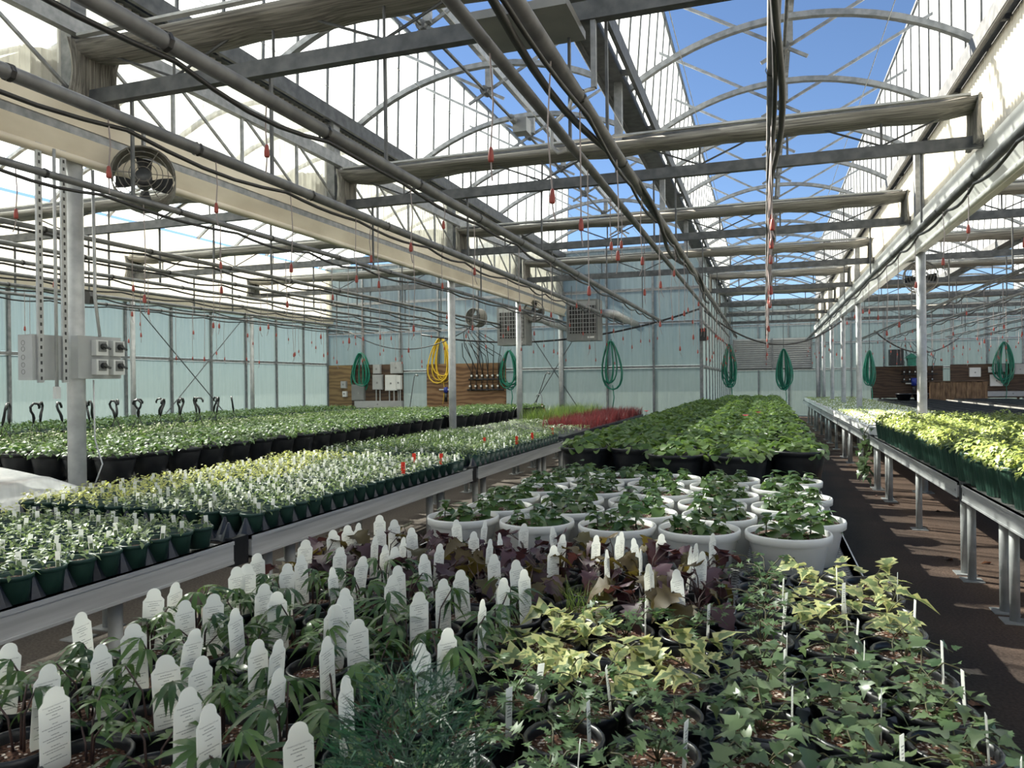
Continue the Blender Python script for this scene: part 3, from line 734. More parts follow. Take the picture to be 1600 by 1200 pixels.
# ================================================================== SWITCH BOXES ON THE FIRST COLUMN
eb = thing('switch_panel', 'grey enclosure with four rotary isolators on the first column', 'switch box', (-4.95, 4.37, 1.67))
MB().box(-.16, 0.0, -.06, .34, 0, .33).build('enclosure', 'grey_box', eb)
for i, (y, z) in enumerate(((.06, .20), (.22, .20), (.06, .05), (.22, .05))):
    s = MB().box(0, .05, y, y+.11, z-.02, z+.10).build('isolator', 'switch', eb)
    MB().box(.05, .056, y+.02, y+.09, z+.01, z+.09).build('face_plate', 'grey_dark', s)
    MB().tube([(.056, y+.055, z+.05), (.078, y+.055, z+.05)], .024, 12).bar((.085, y+.03, z+.055), (.085, y+.10, z+.03), .014, .014).build('handle', 'black_plastic', s)
e2 = thing('junction_box', 'plain grey enclosure with knockouts hung on slotted struts', 'switch box', (-5.0, 3.98, 1.66))
MB().box(-.12, .02, -.02, .24, 0, .33).build('enclosure', 'grey_box', e2)
for z in (.06, .11, .165, .225, .27):
    MB().lathe([(.014, 0), (.017, .002), (.02, 0)], 10).build('knockout', 'grey_dark', e2, loc=(-.07, -.0205, z)).rotation_euler = (math.pi/2, 0, 0)
for y in (.035, .235):
    st = MB().box(.022, .04, y-.022, y+.022, -.02, 1.72).build('slotted_strut', 'steel_light', e2)
    slot = MB().box(.0405, .042, y-.007, y+.007, 0, .024).mesh('slot', 'black')
    for k in range(30): link('slot', slot, st, (0, 0, .0+k*.056))
MB().cyl((.06, .14, -.05), (.06, .14, 1.7), .012, 8).build('conduit', 'steel_light', e2, True)
MB().box(.045, .075, .12, .16, -.14, -.05).build('socket', 'switch', e2)
tag(MB().tube([(-4.96, 4.47, 3.3), (-4.95, 4.47, 2.5), (-4.93, 4.45, 2.3), (-4.94, 4.5, 2.0)], .012, 8).build('conduit', 'steel_light', None, True), 'thin conduit running down the first column to the switch box', 'conduit')
tag(MB().tube([(-4.965, 4.46, 1.66), (-4.96, 4.46, 1.2), (-4.93, 4.5, 1.0), (-4.94, 4.44, .85)], .006, 6).build('extension_lead', 'wire', None, True), 'thin white cord running down the first column below the switch box', 'cord')

# ================================================================== CIRCULATION FANS
def fan_parts():
    t = thing('circulation_fan', '', 'fan')
    D = .23
    v = []; f = []; n = 24
    prof = [(D, -.14), (D+.004, -.14), (D+.004, .14), (D, .14), (D, -.14)]
    MB().lathe(prof, n).build('drum', 'fan', t, True)
    g = MB()
    for r in (.06, .10, .14, .18, .22):
        g.tube([(r*math.cos(2*math.pi*i/24), r*math.sin(2*math.pi*i/24), -.15) for i in range(24)], .0032, 4, closed=True)
    for i in range(6):
        a = 2*math.pi*i/6; g.tube([(.05*math.cos(a), .05*math.sin(a), -.16), (.232*math.cos(a), .232*math.sin(a), -.145)], .0035, 4)
    g.build('guard', 'fan', t)
    MB().tube([(0, 0, -.10), (0, 0, .08)], .062, 12).build('motor', 'steel_dark', t, True)
    for k in range(4):
        a = 2*math.pi*k/4; v = []
        for (r, w) in ((.05, .05), (.13, .10), (.21, .12)):
            for s in (-1, 1):
                x, y = r, s*w/2
                v.append((x*math.cos(a)-y*math.sin(a), x*math.sin(a)+y*math.cos(a), .10+s*.03))
        MB().add(v, [(0, 2, 3, 1), (2, 4, 5, 3)]).build('blade', 'steel_dark', t)
    return t
fan0 = fan_parts()
def place_fan(o, p, rx, rz, label, s=1.0):
    o.location = p; o.rotation_euler = Euler((rx, 0, rz)); o.scale = (s,)*3; o['label'] = label
    h = MB().box(p[0]-.012, p[0]+.012, p[1]-.012, p[1]+.012, p[2]+.22*s, max(p[2]+.45, 3.5)).build('fan_hanger', 'steel')
    tag(h, 'steel strap above the '+label.split(' with')[0]+', '+label.split('guard ')[-1], 'bracket')
place_fan(fan0, (-4.70, 4.72, 3.26), -math.pi/2-.08, .75, 'round dusty fan with wire guard beside the first column')
for p, rz, lb in (((-4.95, 16.2, 3.22), .2, 'round fan with wire guard in front of the end wall between the heaters'), ((-6.75, 17.2, 3.22), -.3, 'round fan with wire guard beside the yellow hose'), ((2.22, 12.5, 3.10), -.2, 'round fan with wire guard beside the column in the sunlit bench')):
    place_fan(clone(fan0), p, -math.pi/2, rz, lb)

# ================================================================== UNIT HEATERS
def heater(x, y, z, label):
    t = thing('unit_heater', label, 'heater', (x, y, z))
    MB().box(-.36, .36, -.05, .45, 0, .92).build('casing', 'grey_dark', t)
    MB().box(-.31, .31, -.055, -.048, .16, .78).build('outlet', 'black', t)
    MB().box(-.31, .31, -.058, -.05, .78, .88).build('header_plate', 'grey_box', t)
    for k in range(6): MB().box(-.31, .31, -.075, -.056, .20+k*.095, .212+k*.095).build('louvre', 'grey_box', t)
    for k in range(10): MB().box(-.296+k*.065, -.286+k*.065, -.083, -.076, .16, .78).build('guard_bar', 'grey_box', t)
    MB().box(.12, .27, -.056, -.05, .05, .09).build('name_plate', 'switch', t)
    pts = [(.36, .25, .62), (.55, .25, .62), (.68, .35, .60), (.75, .6, .55), (.78, YB-y+.05, .52)]
    MB().tube(pts, .085, 12).build('flue', 'steel_light', t, True)
    for s in (-.3, .3): MB().cyl((s, .2, .92), (s, .2, 3.8-z), .01, 6).build('hanger_rod', 'steel_dark', t)
    return t
heater(-3.87, 16.4, 2.53, 'tan unit heater with dark grille hung before the end wall beside the green hose')
heater(-5.72, 16.9, 2.50, 'tan unit heater with dark grille hung behind the round column')
heater(9.5, 31.5, 2.4, 'unit heater at the far edge of the bay of empty trays')

# ================================================================== HOSES
def hose(x, y, ztop, zbot, w, mat, label, loops=7, seed=1, tail=True, up=None):
    rg = random.Random(seed); t = thing('hose_coil', label, 'hose', (x, y, ztop))
    pts = []
    for k in range(loops):
        h = (ztop-zbot)*rg.uniform(.82, 1.0); ww = w*rg.uniform(.25, 1.0)/2; off = rg.uniform(-.2, .2)*w; yo = (k-loops/2)*.018
        for i in range(20):
            a = math.pi/2-2*math.pi*i/20
            wx = ww*(.45+.55*(1-math.sin(a))/2)
            pts.append((math.cos(a)*wx*1.6+off*(1-math.sin(a))/2, yo+.018*i/20, -h/2+h/2*math.sin(a)))
    MB().tube(pts, .019, 6).build('coil', mat, t, True)
    MB().tube([(0, -.09, -.03), (0, .09, -.03), (0, .17, .05)] if up is None else [(0, -.09, -.0), (0, -.07, -.03), (0, .07, -.03), (0, .09, .05), (0, 0, .12), (0, 0, up-ztop)], .010, 6).build('hook', 'steel_dark', t)
    if tail: MB().tube([(0.05, 0, -(ztop-zbot)*.9), (.08, .02, -(ztop-zbot)*1.15), (.02, .03, -(ztop-zbot)*1.45)], .013, 6).build('loose_end', mat, t, True)
    return t
hose(-10.92, 18.78, 2.50, 1.38, .50, 'hose_green', 'green garden hose coiled over the grey electrical board', 9, 1)
hose(-8.42, 18.78, 2.86, 1.60, .55, 'hose_yellow', 'yellow hose coiled on the plywood board', 7, 2)
hose(-6.45, 18.78, 2.46, 1.38, .45, 'hose_green', 'green hose coiled at the end of the valve board', 7, 3)
hose(-3.72, 18.78, 2.64, 1.38, .48, 'hose_green', 'green hose coiled on the end wall behind the red grass', 6, 4)
hose(-1.11, 25.8, 2.80, 1.35, .36, 'hose_green', 'green hose hanging beside the posts of the return wall', 12, 5, up=3.04)
hose(.60, 26.33, 2.62, 1.20, .42, 'hose_green', 'green hose hanging at the far end of the central bench', 14, 6, up=3.76)
hose(3.2, 26.4, 2.5, 1.25, .3, 'hose_green', 'green hose hanging near a column by the dark board', 9, 7, up=2.99)
hose(8.75, 33.3, 2.95, 1.25, .6, 'hose_green', 'large green hose bundle hanging on the dark boards', 11, 8)

# ================================================================== PLYWOOD BOARDS WITH GEAR
def board(x0, x1, y, z0, z1, mat, label):
    t = thing('plywood_board', label, 'board', (x0, y, z0)); MB().box(0, x1-x0, -.02, 0, 0, z1-z0).build('sheet', mat, t)
    for x in (.08, x1-x0-.16): MB().box(x, x+.08, -.001, .09, 0, z1-z0).build('batten', 'ply_dark', t)
    for x in (.3, x1-x0-.38): MB().box(x, x+.08, -.01, .04, -z0, 0).build('leg', 'ply_dark', t)
    return t
board(-12.0, -11.25, 18.82, .9, 2.16, 'ply_pale', 'pale yellow plywood strip in the corner of the end wall')
board(-11.25, -9.6, 18.82, .9, 2.16, 'ply_dark', 'dark plywood board full of grey electrical boxes')
b2 = board(-8.88, -6.55, 18.82, .9, 2.14, 'ply', 'brown grained plywood board with the row of valves')
board(4.1, 6.7, 33.5, .8, 2.08, 'ply_dark', 'dark board with valve rows under the green birdhouse')
board(6.95, 9.6, 33.5, .8, 2.12, 'ply_dark', 'dark board with white control boxes behind the plank planter')
def ebox(x, y, z, w, h, d, label, mat='grey_box', legs=0.):
    t = thing('control_box', label, 'control box', (x, y, z))
    MB().box(0, w, -d, 0, 0, h).build('case', mat, t)
    MB().box(.015, w-.015, -d-.006, -d, .015, h-.015).build('cover', mat, t)
    MB().box(w/2-.025, w/2+.025, -d-.012, -d-.006, h*.4, h*.4+.05).build('switch', 'grey_dark', t)
    if legs:
        for q in (.3, .7): MB().cyl((w*q, -d/2, -legs), (w*q, -d/2, 0), .018, 6).build('conduit', 'steel_light', t)
    return t
yy = 18.803
for i, (x, z, w, h, lb, mt) in enumerate(((-10.52, 1.45, .3, .42, 'tall grey control box under the green hose', 'grey_box'), (-10.12, 1.42, .36, .44, 'square pale control box in the middle of the electrical board', 'switch'), (-9.78, 1.45, .15, .40, 'narrow pale control box at the end of the electrical board', 'switch'),
        (-10.5, 1.90, .22, .26, 'grey box at the top of the electrical board', 'grey_box'), (-9.95, 1.9, .34, .32, 'large grey box above the electrical board', 'grey_box'), (-11.55, 1.5, .16, .2, 'small grey box on the pale plywood', 'grey_box'), (-11.5, 1.25, .12, .16, 'lower small box on the pale plywood', 'switch'), (-11.2, 1.15, .4, .45, 'wide grey cabinet behind the hose loops', 'grey_dark'))):
    ebox(x, yy, z, w, h, .1, lb, mt, .35 if z > 1.4 and z < 1.46 else 0)
ebox(-11.1, yy, .93, 1.5, .2, .12, 'long grey wireway along the foot of the electrical board', 'grey_box')
for i, (x, z, w, h, lb, mt) in enumerate(((7.6, 1.62, .38, .36, 'white control box with switches on the dark board', 'switch'), (8.25, 1.78, .2, .22, 'small white box with looping cables', 'switch'), (8.3, 1.25, .42, .45, 'pale isolator box beside the large green hose', 'switch'), (9.1, 1.7, .4, .4, 'grey box at the edge of the dark board', 'grey_box'), (8.45, 1.8, .35, .3, 'grey box above the pale isolator', 'grey_box'))):
    ebox(x, 33.475, z, w, h, .1, lb, mt)
ebox(8.2, 33.475, .85, 1.7, .2, .12, 'long grey wireway below the large green hose', 'grey_box')
# valve rows
def valve_rack(x, y, z, n, st, label):
    t = thing('valve_rack', label, 'valves', (x, y, z))
    MB().cyl((-.1, -.07, 0), (n*st, -.07, 0), .022, 8).build('header', 'black', t, True)
    for k in range(n):
        v = MB().box(k*st-.02, k*st+.02, -.10, -.03, -.02, .14).build('valve_body', 'black', t)
        MB().tube([(k*st, -.10, .10), (k*st, -.13, .10)], .026, 10).build('knob', 'switch', v)
        MB().tube([(k*st, -.07, .14), (k*st+.02, -.08, .5), (k*st+.06*(k-n/2), -.15, .9), (k*st*.6-.1, -.4, 1.25)], .012, 6).build('riser_hose', 'black', t, True)
    return t
valve_rack(-7.5, 18.82, 1.70, 6, .15, 'row of black valves with black hoses rising from the plywood board')
valve_rack(-7.55, 18.82, 1.42, 6, .16, 'lower row of pale-knobbed valves on the plywood board')
valve_rack(5.3, 33.48, 1.75, 6, .2, 'row of valves on the dark board with hoses rising')
valve_rack(5.3, 33.48, 1.45, 6, .2, 'lower row of valves on the dark board')
bv = thing('water_filter', 'blue and white filter below the yellow hose on the plywood board', 'filter', (-8.3, 18.80, 1.25)); MB().tube([(0, 0, .1), (0, 0, .25)], .06, 10).build('head', 'blue_valve', bv, True); MB().tube([(0, 0, -.15), (0, 0, .1)], .045, 10).build('bowl', 'black_plastic', bv, True); MB().cyl((-.2, 0, .18), (.2, 0, .18), .02, 8).build('pipe', 'switch', bv, True)
bv = thing('water_filter', 'blue filter on the dark board below the valve rows', 'filter', (5.65, 33.38, 1.2)); MB().tube([(0, 0, .1), (0, 0, .4)], .1, 10).build('head', 'blue_valve', bv, True); MB().tube([(0, 0, -.25), (0, 0, .1)], .06, 10).build('bowl', 'black_plastic', bv, True); MB().cyl((-.3, 0, .18), (.4, 0, .18), .03, 8).build('pipe', 'switch', bv, True)
tag(MB().box(4.75, 5.25, 33.1, 33.45, 2.10, 2.75).build('speaker_box', 'black'), 'black box standing on top of the dark board', 'box')
bh = thing('birdhouse', 'green birdhouse on top of the dark board', 'birdhouse', (5.55, 33.3, 2.09)); MB().box(-.15, .15, -.12, .12, 0, .3).build('body', 'hose_green', bh); MB().prism([(-.25, 0), (.25, 0), (0, .2)], (0, -.16, .3), (1, 0, 0), (0, 0, 1), (0, 1, 0), .32).build('roof', 'hose_green', bh)
pl = thing('planter_box', 'planter of reclaimed vertical planks before the dark boards', 'planter', (5.8, 31.2, .0))
for k in range(11): MB().box(k*.17, k*.17+.162, -.02-.01*(k % 3), .0, .35, 1.44-.02*(k % 2)).build('plank', 'plank', pl)
MB().box(-.04, 1.9, -.05, .6, 1.44, 1.48).build('rim_board', 'ply_dark', pl); MB().box(0, 1.86, .5, .54, .35, 1.44).build('back_panel', 'ply_dark', pl)
for a in (.1, 1.7): MB().box(a, a+.08, .1, .4, 0, .5).build('foot', 'ply_dark', pl)
for i, (x, y) in enumerate(((4.35, 27.5), (4.85, 27.5))):
    tag(MB().lathe([(0, 0), (.17, 0), (.24, .2), (.25, .2), (.25, .23), (.235, .23), (.22, .19), (.15, .03), (0, .03)], 16, (x, y, BZ+.06)).build('black_bowl', 'black_plastic', None, True), 'empty black bowl standing on the trays'+(' nearer the plank planter' if i else ' nearer the second column'), 'bowl')
# small black sensors and boxes
sb = thing('sensor_box', 'small black box fixed to the first post of the return wall', 'sensor', (XM+.02, 18.92, 2.72)); MB().box(-.05, .12, -.2, -.05, -.15, .15).build('case', 'black', sb); MB().box(-.02, .05, -.06, .07, -.02, .02).build('arm', 'steel_dark', sb)
sk = thing('hanging_speaker', 'black loudspeaker hanging in the closed house', 'speaker', (-9.0, 8.03, 2.78)); MB().prism([(-.07, 0), (.07, 0), (.09, .1), (.06, .18), (-.06, .18), (-.09, .1)], (0, -.06, 0), (1, 0, 0), (0, 0, 1), (0, 1, 0), .12).build('case', 'black', sk); MB().cyl((0, 0, .17), (0, 0, .98), .012, 6).build('hanger', 'steel_dark', sk)
# wands and the red cone
for i, (x, z, tl, lb) in enumerate(((-9.3, 1.15, .12, 'watering wand leaning by the electrical board'), (-5.7, 1.1, .3, 'watering wand leaning beside the round column at the end wall'))):
    q = thing('watering_wand', lb, 'wand', (x, 18.55, 0)); MB().tube([(-tl, 0, 0), (tl*.3, .05, 1.2), (tl, .1, 1.81)], .012, 6).build('tube', 'black', q, True); MB().tube([(tl, .1, 1.81), (tl+.05, .1, 1.86), (tl+.12, .05, 1.83)], [.012, .014, .03], 8).build('head', 'steel_light', q, True)
q = thing('red_sprinkler', 'red cone-shaped sprinkler standing at the end wall', 'sprinkler', (-5.2, 17.6, BZ)); MB().lathe([(.0, .28), (.03, .28), (.10, .1), (.10, .05), (0, .05)], 10).build('cone', 'red', q, True); MB().tube([(0, 0, .0), (0, 0, .42), (-.03, 0, .50), (-.12, 0, .50), (-.14, 0, .45)], .014, 6).build('spout', 'steel_light', q, True)
# louvred shutter on the far wall
lv = thing('wall_shutter', 'grey louvred shutter on the far wall above the central bench', 'shutter', (-1.3, YF-.10, 2.05))
MB().box(0, 3.2, .02, .05, 0, 1.3).build('backing', 'grey_dark', lv)
for k in range(14):
    z = .05+k*.09
    MB().add([(0, -.03, z), (3.2, -.03, z), (3.2, .02, z+.085), (0, .02, z+.085), (0, -.02, z), (3.2, -.02, z), (3.2, .03, z+.085), (0, .03, z+.085)], [(0, 1, 2, 3), (7, 6, 5, 4), (0, 4, 5, 1), (1, 5, 6, 2), (2, 6, 7, 3), (3, 7, 4, 0)]).build('slat', 'grey_box', lv)
for x in (0, 1.6, 3.15): MB().box(x, x+.05, -.04, .03, -.02, 1.32).build('frame_bar', 'steel', lv)
# sagging cables between the posts
def cable(p0, p1, sag, r, label, n=14):
    p0, p1 = np.array(p0), np.array(p1)
    tag(MB().tube([p0+(p1-p0)*i/n-np.array([0, 0, sag*4*(i/n)*(1-i/n)]) for i in range(n+1)], r, 6).build('sagging_cable', 'black', None, True), label, 'cable')
cable((XM+.05, 19.2, 3.35), (XR-.05, 22.5, 3.2), .75, .022, 'black cable sagging between the return wall and the white beam')
cable((-8.3, 17.3, 2.85), (XM-.02, 18.7, 3.35), .45, .025, 'black hose sagging behind the heaters to the return wall')
cable((3.3, 26, 3.1), (6.5, 30, 3.0), .6, .025, 'black hose sagging over the empty trays')
cable((-10.5, 17.5, 3.0), (-7.0, 17.4, 3.0), .5, .014, 'thin black hose sagging in front of the electrical board')
for i, (a, b) in enumerate((((-5.9, 18.93, 2.9), (-4.6, 18.93, .9)), ((-4.6, 18.93, 2.9), (-5.9, 18.93, .9)))):
    tag(MB().cyl(a, b, .012, 5).build('brace_rod', 'steel_dark'), 'thin diagonal brace rod on the end wall, '+('falling' if i == 0 else 'rising')+' towards the green hose', 'brace')
for i, (a, b) in enumerate((((XL+.1, 11.8, .3), (XL+.1, 15.2, 3.3)), ((XL+.1, 15.2, .3), (XL+.1, 11.8, 3.3)))):
    tag(MB().cyl(a, b, .012, 5).build('brace_rod', 'steel_dark'), 'thin diagonal brace rod on the greenish side wall, '+('rising' if i == 0 else 'falling')+' towards the end wall', 'brace')

# frost cloth over trays on the near end of the left bench
cl = MB(); nh, nt, ny = 9, 22, 60; v = []; f = []
for i in range(nh+nt+1):
    for j in range(ny+1):
        w_ = j/ny; y = 2.2+2.0*w_; end = max(0., (w_-.88)/.12)
        if i <= nh:                                   # folds hanging over the rail
            t = i/nh; x = -4.82-.02*t+(.03*math.sin(y*21)+.014*math.sin(y*47))*(1-t); z = BZ-.07+.24*t-.03*abs(math.sin(y*7))*(1-t)
        else:                                         # taut sheet rising over the hoops
            t = (i-nh)/nt; x = -4.86-1.7*t; z = BZ+.17+.36*t**.8*(1-.55*w_)+.018*abs(math.sin(y*9+t*5))*t-.03*math.sin(3.14*((y*1.4) % 1))*t
        z -= end**.7*(z-BZ-.02)*.92 if i > nh else end*.10*(i/nh)
        v.append((x, y, max(z, BZ+.012) if i > nh else z))
for i in range(nh+nt):
    for j in range(ny): q = i*(ny+1)+j; f.append((q, q+1, q+ny+2, q+ny+1))
M['frost'] = poly_mat('white frost cloth', (.85, .86, .85), .5, .25, (1, 1, 1), rough=.9, dirt=.12)
tag(cl.add(v, f).build('frost_cloth', 'frost', None, True), 'sheer white frost cloth draped over trays beside the first column', 'cloth')
for k in range(4):
    tr = thing('seedling_tray', 'black seedling tray under the white frost cloth', 'tray', (-5.35-.32*(k % 2)-.0, 2.5+1.0*(k//2), BZ), 'trays under the frost cloth')
    MB().box(-.27, .03, 0, .9, 0, .06).build('tray_body', 'tray_plastic', tr)
    MB().box(-.25, .01, .02, .88, .0601, .09).build('growing_mix', 'soil', tr)

# ================================================================== PLANTS
LM = {
 'palm': leaf_mat('deep-cut green leaf', (.03, .07, .026), (.095, .17, .045), trans=.30, rough=.3),
 'purple': leaf_mat('purple leaf', (.030, .014, .022), (.085, .040, .055), trans=.2, rough=.55, tcol=(.12, .04, .03)),
 'olive': leaf_mat('olive purple leaf', (.05, .045, .012), (.09, .06, .02), trans=.3, rough=.55, tcol=(.15, .11, .02)),
 'var': leaf_mat('variegated ivy leaf', (.13, .19, .075), (.24, .30, .12), edge=(.50, .51, .22), trans=.3),
 'ivy': leaf_mat('dark ivy leaf', (.05, .095, .04), (.17, .23, .11), trans=.28, rough=.35),
 'fern_ivy': leaf_mat('small grey-green ivy leaf', (.045, .10, .035), (.12, .19, .075), trans=.3),
 'tub': leaf_mat('fresh ovate leaf', (.035, .085, .022), (.115, .19, .06), trans=.32, rough=.35),
 'geranium': leaf_mat('round mid-green leaf', (.055, .115, .028), (.17, .26, .075), trans=.36),
 'lime': leaf_mat('sunny yellow-green leaf', (.11, .16, .045), (.25, .30, .10), trans=.34),
 'bench_g': leaf_mat('small green leaf', (.10, .17, .06), (.26, .33, .15), trans=.32),
 'bench_d': leaf_mat('small deep green leaf', (.05, .10, .03), (.16, .23, .08), trans=.32),
 'bench_y': leaf_mat('small yellow leaf', (.34, .40, .10), (.60, .62, .25), trans=.36),
 'bench_s': leaf_mat('small silver leaf', (.2, .25, .15), (.42, .46, .33), trans=.3),
 'left': leaf_mat('green leaf in black pots', (.035, .09, .025), (.16, .24, .085), trans=.34),
 'red_grass': leaf_mat('red grass blade', (.07, .014, .016), (.20, .045, .045), trans=.3, tcol=(.28, .05, .05)),
 'green_grass': leaf_mat('green grass blade', (.06, .13, .025), (.2, .27, .07), trans=.35),
 'needle': leaf_mat('dark feathery foliage', (.008, .03, .018), (.022, .065, .035), trans=.2),
 'stem': noise_mat('stem', (.05, .05, .02), (.10, .09, .035), 20, .6),
 'stem_dark': noise_mat('dark stem', (.035, .018, .016), (.06, .03, .025), 20, .6),
 'pink': leaf_mat('pink petal', (.75, .22, .24), (.85, .33, .33), trans=.3),
 'dry': leaf_mat('dry fallen leaf', (.07, .03, .015), (.16, .07, .035), trans=.1),
}
def strip_leaf(st, L, W, fold=.25, droop=.4, wav=0.):
    v = []; e = []; f = []; idx = []
    for i, (t, w) in enumerate(st):
        z = -droop*L*t*t; y = L*t*(1-.18*droop*t)
        if w <= 1e-4: idx.append((len(v),)); v.append((0, y, z)); e.append(.75)
        else:
            k = len(v); q = wav*math.sin(i*2.4)*W
            v += [(-w*W, y-.10*w*W, z+fold*w*W+q), (0, y, z), (w*W, y-.10*w*W, z+fold*w*W-q)]; e += [1., 0., 1.]; idx.append((k, k+1, k+2))
    for a, b in zip(idx[:-1], idx[1:]):
        if len(a) == 1 and len(b) == 3: f += [(a[0], b[1], b[0]), (a[0], b[2], b[1])]
        elif len(a) == 3 and len(b) == 3: f += [(a[0], a[1], b[1], b[0]), (a[1], a[2], b[2], b[1])]
        elif len(a) == 3: f += [(a[0], a[1], b[0]), (a[1], a[2], b[0])]
    return np.array(v, float), f, np.array(e)
OVATE = [(0, 0), (.15, .55), (.4, 1), (.7, .7), (1, 0)]
LANCE = [(0, 0), (.25, .7), (.5, 1), (.75, .65), (1, 0)]
IVY = [(0, 0), (.02, .42), (.16, 1.0), (.34, .50), (.46, .74), (.62, .32), (1, 0)]
STAR = [(0, 0), (.06, .55), (.12, .16), (.30, 1.0), (.36, .22), (.58, .70), (.62, .16), (1, 0)]
BROAD = [(0, 0), (-.10, .40), (.02, .86), (.12, .66), (.24, 1.0), (.36, .58), (.52, .60), (.62, .34), (.80, .24), (1, 0)]
ROUND = [(0, 0), (.05, .62), (.35, 1), (.7, .85), (.93, .45), (1, 0)]
DIAMOND = [(0, 0), (.45, 1), (1, 0)]
def rotm(az, pitch, roll=0.):
    return np.array((Matrix.Rotation(az, 3, 'Z') @ Matrix.Rotation(pitch, 3, 'X') @ Matrix.Rotation(roll, 3, 'Y')))
def raw_mesh(name, v, f, mat, shade=None, edge=None, smooth=True):
    me = bpy.data.meshes.new(name); me.from_pydata([tuple(q) for q in v] if not isinstance(v, list) else v, [], f)
    for nm, a in (('shade', shade), ('edge', edge)):
        if a is not None:
            at = me.attributes.new(nm, 'FLOAT', 'POINT'); at.data.foreach_set('value', np.asarray(a, np.float32))
    if smooth: me.polygons.foreach_set('use_smooth', [True]*len(me.polygons))
    me.materials.append(mat); me.update(); return me
def join_leaves(name, parts, mat):
    """parts = [(leaf, R, scale, t)] joined into one mesh, with a shade value for each leaf"""
    V = []; F = []; S = []; E = []; k = 0
    for (lv, lf, le), R, s, t in parts:
        V.append((lv*s)@R.T+np.asarray(t)); F += [tuple(i+k for i in q) for q in lf]; k += len(lv)
        S.append(np.full(len(lv), random.random())); E.append(le)
    return raw_mesh(name, np.concatenate(V).tolist(), F, mat, np.concatenate(S), np.concatenate(E))
def leaf_mesh(leaf, mat, name='leaf'):
    return raw_mesh(name, leaf[0].tolist(), leaf[1], mat, np.zeros(len(leaf[0])), leaf[2])
def fan_leaf(n, spread, L, W, droop):
    V = []; F = []; E = []; k = 0
    for i in range(n):
        a = (i-(n-1)/2)/max(1, n-1)*spread; sc = 1-.35*abs(i-(n-1)/2)/max(1, (n-1)/2)
        v, f, e = strip_leaf(LANCE, L*sc, W, .2, droop*(.8+.4*random.random()))
        R = rotm(a, .15); V.append(v@R.T); F += [tuple(j+k for j in q) for q in f]; E.append(e); k += len(v)
    return np.concatenate(V), F, np.concatenate(E)

# ---- a thing made of shared meshes: (name, mesh, matrix, [children])
def spawn(name, parts, label, cat, loc, rz=0., s=1., group=None):
    o = bpy.data.objects.new(name, None); o.empty_display_size = .03; COL.objects.link(o)
    o.location = loc; o.rotation_euler = (0, 0, rz); o.scale = (s, s, s)
    tag(o, label, cat, group)
    for nm, me, mx, *kids in parts:
        c = bpy.data.objects.new(nm, me); COL.objects.link(c); c.parent = o
        if mx is not None: c.matrix_basis = mx
        if nm in ('foliage', 'grass', 'seedlings', 'needles'): c['kind'] = 'stuff'
        for k in (kids[0] if kids else ()):
            d = bpy.data.objects.new(k[0], k[1]); COL.objects.link(d); d.parent = c
            if k[2] is not None: d.matrix_basis = k[2]
    return o
def mat4(R, t, s=1.):
    mm = Matrix(np.asarray(R).tolist()).to_4x4() @ Matrix.Scale(s, 4); mm.translation = Vector(t); return mm

# ---- pots
def pot_mesh(rb, rt, h, soil, mat, n=20, rim=.012, name='pot', ribs=False):
    th = .003+rt*.012; ro = rt+th
    prof = [(0, .002), (rb, 0), (rb+(rt-rb)*.80, h*.80), (rb+(rt-rb)*.85, h-rim*1.6), (ro, h-rim*1.5), (ro+.002, h-rim*.3), (ro-.001, h), (rt-th*.6, h-.001), (rt-th*1.2, h-rim), (rb+(rt-rb)*soil-th, h*soil)]
    mb = MB()
    if not ribs: mb.lathe(prof, n)
    else:
        v = []; f = []; n = 48
        for q, (r, z) in enumerate(prof):
            for j in range(n):
                g = 2*math.pi*j/n; rr = r*(1-.028*(j % 2)) if 1 <= q <= 3 else r
                v.append((rr*math.cos(g), rr*math.sin(g), z))
        for i in range(len(prof)-1):
            for j in range(n): f.append((i*n+j, i*n+(j+1) % n, (i+1)*n+(j+1) % n, (i+1)*n+j))
        mb.add(v, f)
    return mb.mesh(name, mat, not ribs)
def soil_mesh(r, z, n=16): return MB().disc(r, z, n, dome=.006).mesh('soil', 'soil', True)
POT6 = pot_mesh(.054, .0725, .135, .80, 'black_plastic'); SOIL6 = soil_mesh(.0695, .113)
POT4 = pot_mesh(.046, .061, .105, .80, 'green_plastic', 14); SOIL4 = soil_mesh(.058, .086, 10)
POTW = pot_mesh(.118, .160, .19, .80, 'white_plastic', 28, .022); SOILW = soil_mesh(.153, .168, 20)
POTB = pot_mesh(.145, .198, .29, .85, 'black_plastic', 24, .02); SOILB = soil_mesh(.186, .25, 16)
POTL = pot_mesh(.115, .165, .235, .85, 'black_plastic', 20, .02)
POTG = pot_mesh(.092, .127, .24, .85, 'green_plastic', 48, .014, ribs=True)
POTK = pot_mesh(.10, .15, .15, .85, 'green_plastic', 16, .016)

